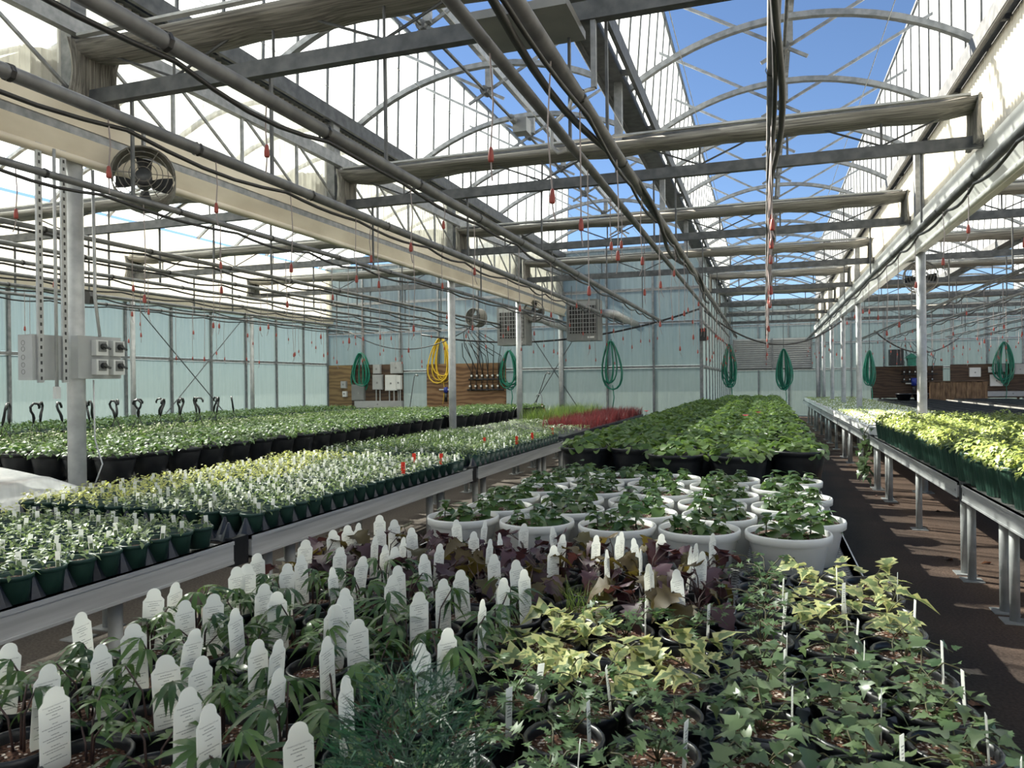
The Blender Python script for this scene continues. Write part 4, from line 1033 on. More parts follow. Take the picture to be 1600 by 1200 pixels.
# ---- upright plants with separate leaves
def leafy(kind, seed):
    """stem mesh + leaf parts of one foreground plant, base at the soil"""
    rg = random.Random(seed); parts = []; sm = MB()
    lib = LEAF[kind]
    def leaf(p, az, pitch, s, mesh=None):
        parts.append(('leaf', mesh or rg.choice(lib), mat4(rotm(az, pitch, rg.uniform(-.5, .5)), p, s)))
    if kind == 'palm':
        for k in range(rg.randint(3, 4)):
            a = rg.uniform(0, 6.28); h = rg.uniform(.05, .13); rr = rg.uniform(.02, .08)
            p1 = (rr*.35*math.cos(a), rr*.35*math.sin(a), h*.6); p2 = (rr*math.cos(a), rr*math.sin(a), h)
            sm.tube([(.01*math.cos(a), .01*math.sin(a), 0), p1, p2], [.0028, .0022, .0016], 5)
            leaf(p2, a-1.57, rg.uniform(-.1, .4), rg.uniform(.85, 1.2))
            for _ in range(rg.randint(1, 2)):
                b = a+rg.uniform(-1.8, 1.8); leaf(tuple(np.array(p1)+(np.array(p2)-p1)*rg.uniform(.1, .9)), b-1.57, rg.uniform(-.2, .5), rg.uniform(.7, 1.1))
    elif kind in ('purple', 'olive'):
        for k in range(rg.randint(7, 10)):
            a = rg.uniform(0, 6.28); h = rg.uniform(.04, .125); rr = rg.uniform(.03, .11)
            p2 = (rr*math.cos(a), rr*math.sin(a), h)
            sm.tube([(0, 0, 0), (rr*.3*math.cos(a), rr*.3*math.sin(a), h*.75), p2], [.0026, .002, .0014], 5)
            leaf(p2, a-1.57, rg.uniform(-.7, .05), rg.uniform(.7, 1.15), rg.choice(LEAF['purple' if rg.random() < .8 else 'olive']))
    elif kind in ('var', 'ivy', 'fern_ivy'):
        ns = {'var': 4, 'ivy': 6, 'fern_ivy': 6}[kind]
        for k in range(ns):
            a = 6.28*k/ns+rg.uniform(-.5, .5); ln = rg.uniform(.07, .13); h0 = rg.uniform(.03, .075) if kind != 'fern_ivy' else rg.uniform(.02, .09)
            pts = []
            for i in range(5):
                t = i/4; rr = ln*t; z = h0*math.sin(min(1, t*1.5)*1.57)-(.06 if kind == 'ivy' else .02)*max(0, t-.55)
                pts.append((rr*math.cos(a+.5*t), rr*math.sin(a+.5*t), max(.004, z) if t < .6 else z))
            sm.tube(pts, .0016, 4)
            for i in range(1, 5):
                sc = {'var': 1., 'ivy': .95, 'fern_ivy': .9}[kind]*rg.uniform(.65, 1.1)
                q = np.array(pts[i])+np.array([0, 0, .008]); b = a+rg.choice((-1, 1))*rg.uniform(.3, 1.5)
                leaf(tuple(q), b-1.57, rg.uniform(-.7, .6), sc)
                if kind == 'fern_ivy' or (kind == 'ivy' and rg.random() < .6): leaf(tuple(q*.8), b+2.5-1.57, rg.uniform(-.1, .6), sc*.8)
    return sm.mesh('stem', LM['stem_dark' if kind in ('purple', 'olive', 'palm') else 'stem'], True), parts
LEAF = {
 'palm': [leaf_mesh(fan_leaf(n, s, L, .0068, d), LM['palm']) for n, s, L, d in ((5, 2.6, .075, .75), (5, 2.2, .085, .95), (3, 1.5, .08, .9), (5, 2.4, .06, .5))],
 'purple': [leaf_mesh(strip_leaf(BROAD, L, L*.50, .22, d, .07), LM['purple']) for L, d in ((.098, .6), (.085, .9), (.07, .7))],
 'olive': [leaf_mesh(strip_leaf(BROAD, L, L*.50, .25, d, .07), LM['olive']) for L, d in ((.09, .6), (.075, .8))],
 'var': [leaf_mesh(strip_leaf(IVY, L, L*.46, .2, d, .06), LM['var']) for L, d in ((.085, .35), (.07, .5), (.056, .2))],
 'ivy': [leaf_mesh(strip_leaf(IVY, L, L*.46, .18, d, .05), LM['ivy']) for L, d in ((.055, .35), (.047, .5), (.038, .2))],
 'fern_ivy': [leaf_mesh(strip_leaf(STAR, L, L*.50, .15, d, .03), LM['fern_ivy']) for L, d in ((.052, .35), (.045, .5), (.038, .2))],
}
VAR = {k: [leafy(k, 100*i+7) for i in range(n)] for i, (k, n) in enumerate((('palm', 7), ('purple', 6), ('var', 5), ('ivy', 7), ('fern_ivy', 5)))}

# thin grassy plant
def grass_mesh(n, h, r, w, mat, bend=.35, seed=1, rect=None):
    rg = random.Random(seed); V = []; F = []; S = []
    for i in range(n):
        a = rg.uniform(0, 6.28); rr = r*math.sqrt(rg.random())
        x, y = (rr*math.cos(a), rr*math.sin(a)) if rect is None else (rg.uniform(0, rect[0]), rg.uniform(0, rect[1]))
        b = rg.uniform(0, 6.28); hh = h*rg.uniform(.5, 1.1); bd = bend*hh*rg.uniform(.2, 1)
        dx, dy = math.cos(b), math.sin(b); k = len(V); c = rg.uniform(0, 6.28); wx, wy = w*math.cos(c), w*math.sin(c)
        V += [(x-wx, y-wy, 0), (x+wx, y+wy, 0), (x+dx*bd*.3-wx*.8, y+dy*bd*.3-wy*.8, hh*.55), (x+dx*bd*.3+wx*.8, y+dy*bd*.3+wy*.8, hh*.55), (x+dx*bd, y+dy*bd, hh)]
        F += [(k, k+1, k+3, k+2), (k+2, k+3, k+4)]; S += [rg.random()]*5
    return raw_mesh('grass', V, F, mat, S, [0]*len(S), False)
WIRY = [grass_mesh(60, .11, .05, .0008, LM['green_grass'], 1.4, s) for s in (1, 2)]

# ---- tags
def tag_outline():
    p = [(-.012, -.05), (.012, -.05), (.0265, .0), (.0265, .114), (.018, .124)]
    for i in range(9): a = .15+(math.pi-.3)*i/8; p.append((.0178*math.cos(a), .124+.0185*math.sin(a)+.003))
    return p+[(-.018, .124), (-.0265, .114), (-.0265, .0)]
BIGTAG = MB().prism(tag_outline(), (0, -.0005, 0), (1, 0, 0), (0, 0, 1), (0, 1, 0), .001).mesh('card', 'card')
def text_mesh(body, width, z, extra):
    cu = bpy.data.curves.new('lettering', 'FONT'); cu.body = body; cu.align_x = 'CENTER'; cu.size = .01; cu.resolution_u = 1
    ob = bpy.data.objects.new('lettering', cu); COL.objects.link(ob)
    dg = bpy.context.evaluated_depsgraph_get(); me = ob.evaluated_get(dg).to_mesh()
    V = np.array([tuple(q.co) for q in me.vertices]); F = [tuple(p.vertices) for p in me.polygons]
    ob.evaluated_get(dg).to_mesh_clear(); bpy.data.objects.remove(ob)
    k = width/(V[:, 0].max()-V[:, 0].min()); V = V*k
    vv = [(x, -.0009, y+z) for x, y, _ in V]; mb = MB().add(vv, F)
    for (zz, w, h, x) in extra:
        mb.add([(x-w/2, -.0009, zz), (x+w/2, -.0009, zz), (x+w/2, -.0009, zz+h), (x-w/2, -.0009, zz+h)], [(0, 1, 2, 3)])
    return mb.mesh('print', noise_mat('grey print', (.10, .10, .11), (.22, .22, .23), 900, .7))
rg = random.Random(5); ex = []
for zz, w in ((.105, .022), (.1, .030), (.094, .010), (.088, .019), (.078, .010), (.072, .044), (.067, .024), (.058, .014), (.052, .042), (.047, .028), (.037, .016), (.031, .043), (.026, .032), (.016, .020), (.010, .04)):
    x = -w/2
    while x < w/2-.001:
        k = rg.uniform(.002, .005); k = min(k, w/2-x); ex.append((zz, k*.8, .0011, x+k/2)); x += k
TAGPRINT = text_mesh('Ornamental Sweet Potato', .042, .1105, ex)
STAKE = MB().box(-.009, .009, -.0006, .0006, -.045, .085).mesh('card', 'card')
ex2 = [(.03+i*.006, rg.uniform(.006, .013), .0018, 0) for i in range(7)]
mb = MB()
for (zz, w_, h, x) in ex2: mb.add([(x-w_/2, -.0009, zz), (x+w_/2, -.0009, zz), (x+w_/2, -.0009, zz+h), (x-w_/2, -.0009, zz+h)], [(0, 1, 2, 3)])
STAKEPRINT = mb.mesh('print', 'grey_dark')
# small picture labels of the left bench
SMALL = MB().box(-.0095, .0095, -.0005, .0005, -.03, .068).mesh('card', 'card')
PIC = MB().add([(-.007, -.0008, .0), (.007, -.0008, .0), (.007, -.0008, .034), (-.007, -.0008, .034)], [(0, 1, 2, 3)]).mesh('picture', noise_mat('label picture', (.05, .10, .03), (.3, .36, .2), 220, .6))
REDT = MB().box(-.013, .013, -.0005, .0005, -.065, .05).mesh('card', 'red_bright')

# ---- FOREGROUND: pots of the central bench
def big_tag(x, y, z, rz, tilt, label, group):
    o = spawn('plant_tag', [('card', BIGTAG, None, [('print', TAGPRINT, None)])], label, 'plant tag', (x, y, z), 0, 1, group)
    o.rotation_euler = Euler((tilt[0], tilt[1], rz)); return o
TILT = math.atan2(.95, .30)          # tag faces look across the bench towards the right-hand aisle
LAB = {
 'palm': ('potted_sweet_potato_vine', 'black pot of green vine', 'sweet potato vine'),
 'purple': ('potted_purple_vine', 'black pot of purple vine', 'sweet potato vine'),
 'var': ('potted_variegated_ivy', 'black pot of cream-edged variegated ivy', 'ivy'),
 'ivy': ('potted_ivy', 'black pot of trailing dark green ivy', 'ivy'),
 'fern_ivy': ('potted_needle_ivy', 'black pot of fine-lobed pale green ivy', 'ivy'),
 'wiry': ('potted_grass', 'black pot of thin wiry grass', 'grass'),
}
rg = random.Random(21)
SX, SY = .163, .162
def region(x, y):
    if y > 2.13+.1*math.sin(x*9) and x < -.17: return 'purple'
    if x < -.80: return 'palm'
    if x > -.11:
        if y > 2.35: return 'var' if x > .0 else 'fern_ivy'
        if y > 1.95: return 'fern_ivy' if x < .15 else ('ivy' if y < 2.1 else 'var')
        return 'ivy'
    if y > 2.05: return 'palm' if x < -.55 else 'wiry'
    if x < -.62: return 'palm'
    if y > 1.9: return 'var' if x < -.4 else 'fern_ivy'
    if y > 1.52: return 'var'
    return 'fern_ivy'
WHERE = {'palm': 'among the scalloped white tags', 'purple': 'in front of the white tubs', 'var': 'between the tags and the trays', 'ivy': 'in the blue-black tray by the right aisle', 'fern_ivy': 'in the middle of the central bench', 'wiry': 'behind the variegated ivy'}
cnt = {}
for i in range(12):
    for j in range(11):
        x = -1.50+SX*i; y = 1.02+SY*j
        if x > -.15: x += .02
        if j == 10 and i > 8: pass
        k = region(x, y)
        tray = x > -.12
        if not tray: x += rg.uniform(-.008, .008); y += rg.uniform(-.012, .012)
        if not in_view((x, y, BZ+.1), 260, 260): continue
        cnt[k] = cnt.get(k, 0)+1
        nm, lb, cat = LAB[k]
        z0 = BZ+.001+(.008 if tray else 0)
        parts = [('pot', POT6, None), ('soil', SOIL6, None)]
        up = Matrix.Translation((0, 0, .113))
        if k == 'wiry': parts.append(('grass', rg.choice(WIRY), up))
        else:
            sm, lv = rg.choice(VAR[k]); parts.append(('stem', sm, up)); parts += [(a, b, up @ c) for q, (a, b, c) in enumerate(lv) if not (tray and y > 1.75 and q % 5 in (1, 3))]
        row = NAMES[10-j] if 10-j < 20 else ''
        spawn(nm, parts, f'{lb}, {row} row before white tubs, {ordn(12-i)} from right aisle', cat, (x, y, z0), rg.uniform(0, 6.28), 1, f'{cat} pots on the central bench, {row} row')
        if k in ('palm', 'purple'):
            for q in range(1 if rg.random() < .85 else 2):
                a = rg.uniform(0, 6.28); r_ = rg.uniform(.03, .058)
                big_tag(x+r_*math.cos(a), y+r_*math.sin(a), z0+.125, TILT+rg.uniform(-.35, .35), (rg.uniform(-.12, .12), rg.uniform(-.1, .1)),
                        f'scalloped tag reading Ornamental Sweet Potato, {row} row before white tubs, {ordn(12-i)} from right aisle', f'scalloped tags, {row} row')
        elif rg.random() < .62:
            a = rg.uniform(-.6, .6); o = spawn('plant_tag', [('card', STAKE, None, [('print', STAKEPRINT, None)])], f'narrow stake label, {row} row before white tubs, {ordn(12-i)} from right aisle', 'plant tag', (x+.055*math.cos(a), y+.055*math.sin(a), z0+.125), 0, 1, f'stake labels, {row} row')
            o.rotation_euler = Euler((rg.uniform(-.1, .1), rg.uniform(-.12, .12), TILT+rg.uniform(-.3, .5)))
# carrier trays under the right-hand columns
def carrier(nx, ny, sx, sy, r, zt):
    mb = MB(); n = 16
    for a in range(nx):
        for b in range(ny):
            cx, cy = (a+.5)*sx, (b+.5)*sy; v = []; f = []
            for j in range(n):
                g = 2*math.pi*(j+.5)/n; c, s = math.cos(g), math.sin(g); m_ = max(abs(c), abs(s))
                v += [(cx+r*c, cy+r*s, zt), (cx+sx/2*c/m_, cy+sy/2*s/m_, zt), (cx+r*.92*c, cy+r*.92*s, .004)]
            for j in range(n):
                a0, a1 = 3*j, 3*((j+1) % n); f += [(a0, a0+1, a1+1, a1), (a0+2, a0, a1, a1+2)]
            mb.add(v, f)
    W, H = nx*sx, ny*sy
    for (x0, x1, y0, y1) in ((0, W, 0, .004), (0, W, H-.004, H), (0, .004, 0, H), (W-.004, W, 0, H)): mb.box(x0, x1, y0, y1, .01, zt)
    mb.box(.01, W-.01, .01, H-.01, 0, .006)
    return mb.mesh('tray_body', 'tray_plastic')
CT = carrier(3, 4, SX, SY, .073, .088)
for k in range(3):
    y0 = 1.02+SY*(4*k-.5-.0)
    spawn('carrier_tray', [('tray_body', CT, None)], f'blue-black carrier tray holding ivy beside the right aisle, {NAMES[2-k]} before white tubs', 'tray', (-1.50+SX*8.5+.02+.0, y0, BZ), 0, 1)

# ---- white tubs
def small_plant(seed, hgt=.10):
    rg = random.Random(seed); sm = MB(); lv = []
    h = hgt*rg.uniform(.8, 1.25); sm.tube([(0, 0, 0), (.006, .004, h)], [.003, .002], 5); n = 5
    for i in range(n):
        z = h*(.2+.8*i/(n-1)); a0 = i*1.57+rg.uniform(-.3, .3)
        for q in (0, 3.14):
            lv.append((rotm(a0+q, rg.uniform(-.25, .45)-.1+.15*i/n, rg.uniform(-.3, .3)), (.006*i/n, 0, z), rg.uniform(.75, 1.15)*(1.05-.12*i)))
    for _ in range(3): lv.append((rotm(rg.uniform(0, 6.28), rg.uniform(.4, .9)), (.006, .004, h), rg.uniform(.4, .6)))
    return sm.mesh('stem', LM['stem'], True), lv
OV = [leaf_mesh(strip_leaf(OVATE, L, L*.40, .22, d), LM['tub']) for L, d in ((.095, .6), (.086, .85), (.075, .4))]
TUBV = []
for s in range(6):
    rg2 = random.Random(900+s); parts = [('pot', POTW, None), ('soil', SOILW, None)]
    a0 = rg2.uniform(0, 6.28)
    for q in range(4):
        a = a0+1.57*q; off = np.array([.085*math.cos(a), .085*math.sin(a), .168]); sm, lv = small_plant(s*10+q, .062)
        parts.append(('stem', sm, Matrix.Translation(off)))
        for R, t, sc in lv: parts.append(('leaf', rg2.choice(OV), mat4(R, np.array(t)+off, sc)))
    TUBV.append(parts)
rg = random.Random(8)
for j in range(6):
    for i in range(5):
        x = -1.32+.352*i+(.07 if j % 2 else 0)+rg.uniform(-.01, .01); y = 3.17+.325*j+rg.uniform(-.012, .012)
        if x > .24: x = .21
        if j == 5 and i in (1, 2): 
            nm = ('potted_plant', 'dark green tub of young plants at the back of the white tubs')
        if i == 0 and j >= 4: x += .03
        spawn('white_tub', TUBV[(i*3+j*2) % 6], f'white tub of young plants, {NAMES[j]} row past the purple vines, {NAMES[4-i]} from right aisle', 'planted tub', (x, y, BZ+.001), rg.uniform(0, 6.28))

# ---- domes of leaves joined for plants further off
def dome(n, rad, h, leaf, mat, seed, name='foliage', base=0., flat=.0, smin=.7, smax=1.2):
    rg = random.Random(seed); random.seed(seed); parts = []
    for i in range(n):
        a = rg.uniform(0, 6.28); u = math.sqrt(rg.random()); rr = rad*u
        z = base+h*(1-u*u*(1-flat))*rg.uniform(.55, 1.0)
        parts.append((leaf, rotm(rg.uniform(0, 6.28) if u < .4 else a-1.57+rg.uniform(-.9, .9), rg.uniform(-.5, .6)-.5*u*.6, rg.uniform(-.4, .4)), rg.uniform(smin, smax), (rr*math.cos(a), rr*math.sin(a), z)))
    return join_leaves(name, parts, mat)
GER = strip_leaf(ROUND, .058, .03, .2, .3); OVL = strip_leaf(OVATE, .05, .019, .25, .4); SML = strip_leaf(DIAMOND, .032, .0085, .3, .3)
OVS = strip_leaf([(0, 0), (.3, .9), (.65, .8), (1, 0)], .042, .015, .25, .4)
GERF = [dome(85, .205, .13, GER, LM['geranium'], 40+s, base=.235, flat=.5) for s in range(5)]
LIMF = [dome(135, .155, .19, OVS, LM['lime'], 60+s, base=.20, flat=.3) for s in range(5)]
LEFF = [dome(85, .17, .12, OVL, LM['left'], 80+s, base=.195, flat=.4) for s in range(5)]
BG = {k: [dome(30, .055, .088, SML, LM[k], 120+s, base=.085, flat=.3, smin=.6, smax=1.25) for s in range(4)] for k in ('bench_g', 'bench_y', 'bench_s', 'bench_d')}
# near black tubs have separate leaves
GL = [leaf_mesh(strip_leaf(ROUND, L, L*.52, .2, d), LM['geranium']) for L, d in ((.06, .3), (.052, .5))]
def tub_leaves(seed):
    rg = random.Random(seed); out = []
    for i in range(75):
        a = rg.uniform(0, 6.28); u = math.sqrt(rg.random()); rr = .205*u; z = .235+.13*(1-.5*u*u)*rg.uniform(.5, 1)
        out.append(('leaf', rg.choice(GL), mat4(rotm(a-1.57+rg.uniform(-.9, .9), rg.uniform(-.5, .5)-.3*u, rg.uniform(-.4, .4)), (rr*math.cos(a), rr*math.sin(a), z), rg.uniform(.7, 1.2))))
    return out
NEARTUB = [tub_leaves(s) for s in (1, 2, 3)]
rg = random.Random(31); row = 0; y = 5.36; tubs = []
while y < 23.6:
    for i in range(5):
        x = -1.38+.405*i+(.03 if row % 2 else -.02)
        if x > .27 or (y > 18.6 and x < -1.1): continue
        if row == 0 and i < 2: continue
        pos = (x+rg.uniform(-.01, .01), y+rg.uniform(-.02, .02)+(.4 if (row == 0 and i == 4) else 0), BZ+.001)
        if row < 2: parts = [('pot', POTB, None), ('soil', SOILB, None)]+NEARTUB[(row*2+i) % 3]
        else: parts = [('pot', POTB, None), ('foliage', GERF[(i*2+row) % 5], None)]
        o = spawn('black_tub', parts, f'big black tub, {ordn(row+1)} row behind the white tubs, {ordn(5-i)} from right aisle', 'planted tub', pos, rg.uniform(0, 6.28), 1, f'black tubs, {["first", "second"][row]} row' if row < 2 else 'crowded black tubs on the central bench')
        tubs.append(o)
    y += .41; row += 1
# dark green bowls between the white and the black tubs
for i, (x, y, r_) in enumerate(((-1.2, 5.12, 1.), (-.78, 5.18, 1.))):
    spawn('green_tub', [('pot', POTK, None), ('foliage', LEFF[i], Matrix.Translation((0, 0, -.08)))], 'low dark green bowl of young plants '+('left of' if i == 0 else 'nearer')+' the gap between white and black tubs', 'planted tub', (x, y, BZ+.001), 0, 1.05)
# pink blooms
PET = join_leaves('petals', [(strip_leaf(ROUND, .03, .016, .2, .2), rotm(6.28*i/6, .5), 1., (0, 0, 0)) for i in range(6)], LM['pink'])
for i, (u, v, zz, lb) in enumerate(((1010, 643, 1.16, 'in the left of the black tubs'), (1185, 645, 1.16, 'towards the right aisle'), (1165, 650, 1.16, 'in the middle of the black tubs'))):
    p = onZ(u, v, zz); o = spawn('pink_flower', [('petals', PET, None), ('stalk', MB().cyl((0, 0, -.1), (0, 0, 0), .002, 5).mesh('stalk', LM['stem']), None)], 'small pink bloom above the round green leaves '+lb, 'flower', p, 0, 1.6)

# ---- left bench: small green pots in trays
rg = random.Random(77); cand = []
SP = .136
nx = 13
for i in range(nx):
    x = -2.64-SP*i; y = 1.2
    while y < 9.6:
        if not (3.05 < y % 100 < 3.28 or 6.3 < y < 6.55):
            if in_view((x, y, .95), 90, 120): cand.append((x, y))
        y += SP
cand.sort(key=lambda p: proj((p[0], p[1], .95))[2])
def bk(x, y):
    t = (x+4.34)/1.78      # 0 at the back of the bench, 1 at the near rail
    if y < 3.1: return 'bench_y' if t < .3 else 'bench_g'
    if y < 6.4: return 'bench_y' if t < .45+.1*math.sin(y*3) else ('bench_g' if rg.random() < .7 else 'bench_s')
    return 'bench_d' if t < .62 or rg.random() < .45 else ('bench_g' if rg.random() < .6 else 'bench_s')
NEAR = cand[:300]; REST = cand[300:]
WK = {'bench_g': 'pot of pale green seedling', 'bench_y': 'pot of yellow seedling', 'bench_s': 'pot of silvery seedling', 'bench_d': 'pot of deep green seedling'}
ntag = 0
for (x, y) in NEAR:
    k = bk(x, y); jx, jy = rg.uniform(-.004, .004), rg.uniform(-.004, .004)
    sec = 'before the first rail joint' if y < 3.1 else 'past the first rail joint'
    cc = int(round((-2.64-x)/SP))+1; rr = int((3.1-y)/SP)+1 if y < 3.1 else int((y-3.2)/SP)+1
    sec2 = f'{ordn(cc)} from the rail, {ordn(rr)} {sec}'
    spawn('seedling_pot', [('pot', POT4, None), ('soil', SOIL4, None), ('foliage', rg.choice(BG[k]), None)], f'{WK[k]}, {sec2}', 'seedling', (x+jx, y+jy, BZ+.009), rg.uniform(0, 6.28), 1, f'{k[-1]} seedlings {sec}'.replace('g seed', 'green seed').replace('y seed', 'yellow seed').replace('s seed', 'silver seed'))
    if rg.random() < .72 and ntag < 270:
        ntag += 1; a = rg.uniform(-.5, 1.2)
        o = spawn('picture_label', [('card', SMALL, None, [('picture', PIC, None)])], f'small white picture label, {sec2}', 'plant label', (x+.04*math.cos(a), y-.04*math.sin(a), BZ+.10), 0, 1, f'picture labels {sec}')
        o.rotation_euler = Euler((rg.uniform(-.12, .12), rg.uniform(-.1, .1), .6+rg.uniform(-.35, .35)))
# the smaller, farther pots of this bench, as one mass
def mesh_arrays(me):
    v = np.empty(len(me.vertices)*3); me.vertices.foreach_get('co', v); return v.reshape(-1, 3), [tuple(p.vertices) for p in me.polygons]
lowpot = MB().lathe([(.046, 0), (.061, .105), (.056, .10), (.054, .088), (0, .088)], 8); PV = np.array(lowpot.v); PF = lowpot.f
V = []; F = []; k0 = 0; TV = []; TF = []; t0 = 0
FV = {k: ([], []) for k in BG}; FC = {k: 0 for k in BG}; FS = {k: [] for k in BG}
BGA = {k: [mesh_arrays(m_) for m_ in BG[k]] for k in BG}
cardV = np.array([(-.0095, 0, 0), (.0095, 0, 0), (.0095, 0, .068), (-.0095, 0, .068)])
for (x, y) in REST:
    V.append(PV+np.array([x, y, BZ+.009])); F += [tuple(i+k0 for i in q) for q in PF]; k0 += len(PV)
    k = bk(x, y); fv, ff = rg.choice(BGA[k]); a = rg.uniform(0, 6.28); R = rotm(a, 0)
    n_ = FC[k]; FV[k][0].append(fv@R.T*rg.uniform(.95, 1.25)+np.array([x, y, BZ+.0])); FV[k][1].extend([tuple(i+n_ for i in q) for q in ff]); FC[k] += len(fv); FS[k].append(np.repeat(np.random.rand(len(fv)//len(SML[0])+1), len(SML[0]))[:len(fv)])
    if rg.random() < (.5 if y < 6.4 else .2):
        R = rotm(.6+rg.uniform(-.4, .4), 0); TV.append(cardV@R.T+np.array([x+rg.uniform(-.03, .03), y+rg.uniform(-.03, .03), BZ+.10])); TF.append((t0, t0+1, t0+2, t0+3)); t0 += 4
ms = thing('seedling_mass', 'crowd of tiny seedling pots filling the far part of the left-hand bench', 'seedlings', (0, 0, 0)); ms['kind'] = 'stuff'
stuff(link('pots', raw_mesh('pots', np.concatenate(V).tolist(), F, M['green_plastic']), ms))
for k in BG:
    if FC[k]: stuff(link('foliage', raw_mesh('foliage', np.concatenate(FV[k][0]).tolist(), FV[k][1], LM[k], np.concatenate(FS[k]), None), ms))
stuff(link('labels', raw_mesh('labels', np.concatenate(TV).tolist(), TF, M['card'], smooth=False), ms))
# web trays under these pots: a cone at every corner of the cells
cone = MB()
nxx, nyy = 4, 3
for a in range(nxx+1):
    for b in range(nyy+1):
        cone.lathe([(.045, .004), (.022, .055), (.006, .094), (0, .095)], 8, (a*SP, b*SP, 0))
cone.box(-.03, nxx*SP+.03, -.03, nyy*SP+.03, 0, .006)
WT = cone.mesh('tray_body', 'tray_plastic')
sh = 0
for (ya, yb) in ((1.2, 3.05), (3.3, 6.35), (6.6, 9.6)):
    y = ya
    while y < yb-.3:
        for c in range(3):
            xx = -2.64-SP*(4*c)-SP*3.95; yy0 = 1.2+SP*round((y-1.2)/SP)-SP*.5
            if in_view((xx, yy0, .85), 250): spawn('web_tray', [('tray_body', WT, None)], 'thin black web tray under small green pots, '+('front' if c == 0 else 'middle' if c == 1 else 'back')+f' row, {ordn(int((y-1.2)/(SP*3))+1)} along the bench', 'tray', (xx, yy0, BZ), 0, 1, 'web trays, '+('front' if c == 0 else 'middle' if c == 1 else 'back')+' row')
        y += SP*3
# red marker tags
for i, (u, v, lb) in enumerate(((647, 719, 'standing back from the rail'), (660, 735, 'nearest the second rail joint'), (717, 720, 'right above the second rail joint'), (757, 692, 'in the grey-green seedlings'), (814, 690, 'past the second rail joint'), (843, 684, 'midway to the pale trays'), (869, 676, 'nearest the third rail joint'))):
    p = onZ(u, v, BZ+.14); o = spawn('marker_tag', [('card', REDT, None)], 'bright red marker tag '+lb, 'marker', (min(p[0], -2.64), p[1], BZ+.14), .5, 1.2)
# ---- pale trays and grasses at the far end of the left bench
FT = MB().box(0, .27, 0, .52, 0, .045).box(-.006, .276, -.006, .526, .045, .055).mesh('tray_body', 'tray_plastic')
PALE = [dome(90, .2, .10, OVS, LM['bench_s'], 300+s, 'seedlings', base=.05, flat=.8, smin=.5, smax=.9) for s in range(3)]
PALG = [dome(90, .2, .10, OVS, LM['bench_g'], 310+s, 'seedlings', base=.05, flat=.8, smin=.5, smax=.9) for s in range(3)]
RG_ = [grass_mesh(130, .21, 0, .004, LM['red_grass'], .5, 320+s, (.27, .52)) for s in range(3)]
GG_ = [grass_mesh(110, .30, 0, .0035, LM['green_grass'], .6, 330+s, (.27, .52)) for s in range(3)]
y = 9.85; r0 = 0
while y < 16.9:
    for c in range(6):
        x = -2.88-.292*c
        if not in_view((x, y, 1.)): continue
        if y > 11.4 and c < 3: sp, g, lb, gp = 'grass_tray', ('grass', RG_[(c+r0) % 3]), 'tray of upright red grass', 'red grass trays'
        elif y > 12.6: sp, g, lb, gp = 'grass_tray', ('grass', GG_[(c+r0) % 3]), 'tray of tall wispy green grass', 'green grass trays'
        else:
            pale = (c+r0) % 2; sp, g, lb, gp = 'seedling_tray', ('seedlings', (PALE if pale else PALG)[r0 % 3]), ('tray of silvery seedlings' if pale else 'tray of pale green seedlings')+' before the red grass', 'silvery trays' if pale else 'pale green trays'
        spawn(sp, [('tray_body', FT, None), (g[0], g[1], Matrix.Translation((0, 0, .05)) if g[0] == 'grass' else Matrix.Translation((.13, .26, .0)))], f'{lb}, {ordn(c+1)} from the rail, {ordn(r0+1)} along', 'tray of grass' if sp == 'grass_tray' else 'seedling tray', (x, y, BZ+.001), 0, 1, gp)
    y += .545; r0 += 1

# ---- closed house: black pots, baskets with hooks, wall bench
rg = random.Random(99)
y = 4.85; r0 = 0
while y < 17.1:
    for c in range(5):
        x = -5.16-.365*c+rg.uniform(-.01, .01)
        if c == 0 and any(abs(y-q) < .24 for q in (TY[1], TY[3], TY[4])): continue
        if in_view((x, y, 1.1), 80): spawn('black_pot', [('pot', POTL, None), ('foliage', LEFF[(c+r0) % 5], None)], f'black pot of leafy plants, {ordn(c+1)} from the rail, {ordn(r0+1)} row past the switch column', 'potted plant', (x, y+rg.uniform(-.015, .015), BZ+.001), rg.uniform(0, 6.28), 1, 'front black pots' if c == 0 else 'rear black pots')
    y += .37; r0 += 1
hookm = MB().tube([(0, 0, .0), (0, 0, .05), (.012, 0, .085), (.04, 0, .12), (.05, 0, .16), (.02, 0, .195), (-.025, 0, .19), (-.045, 0, .16), (-.04, 0, .14)], [.009, .015, .013, .012, .012, .012, .012, .012, .010], 6).mesh('hook', 'black_plastic', True)
wires = MB()
for k in range(3):
    a = 2.09*k; wires.tube([(.145*math.cos(a), .145*math.sin(a), .14), (0, 0, .42)], .003, 4)
wires = wires.mesh('hanger_wire', 'black_plastic')
y = 5.4; r0 = 0
while y < 17.1:
    for c in range(5):
        x = -7.70-.36*c+rg.uniform(-.01, .01)
        if in_view((x, y, 1.1), 80):
            parts = [('pot', POTK, None), ('foliage', LEFF[(c+r0) % 5], Matrix.Translation((0, 0, -.07)))]
            hk_ = c < 2 and y < 9.7 and rg.random() < .95
            if hk_: parts += [('hanger_wire', wires, None, [('hook', hookm, mat4(rotm(rg.uniform(0, 6.28), rg.uniform(-.2, .2)), (0, 0, .41), 1.15))])]
            spawn('hanging_basket', parts, (f'green basket with upright black hook, row {ordn(c+1)} from the aisle, {ordn(r0+1)} towards end wall' if hk_ else f'green basket without hook in the closed house, row {ordn(c+1)} from aisle, {ordn(r0+1)} along'), 'basket', (x, y, BZ+.001), rg.uniform(0, 6.28), 1, 'baskets with hooks' if hk_ else 'baskets without hooks')
    y += .365; r0 += 1
y = 7.0; r0 = 0
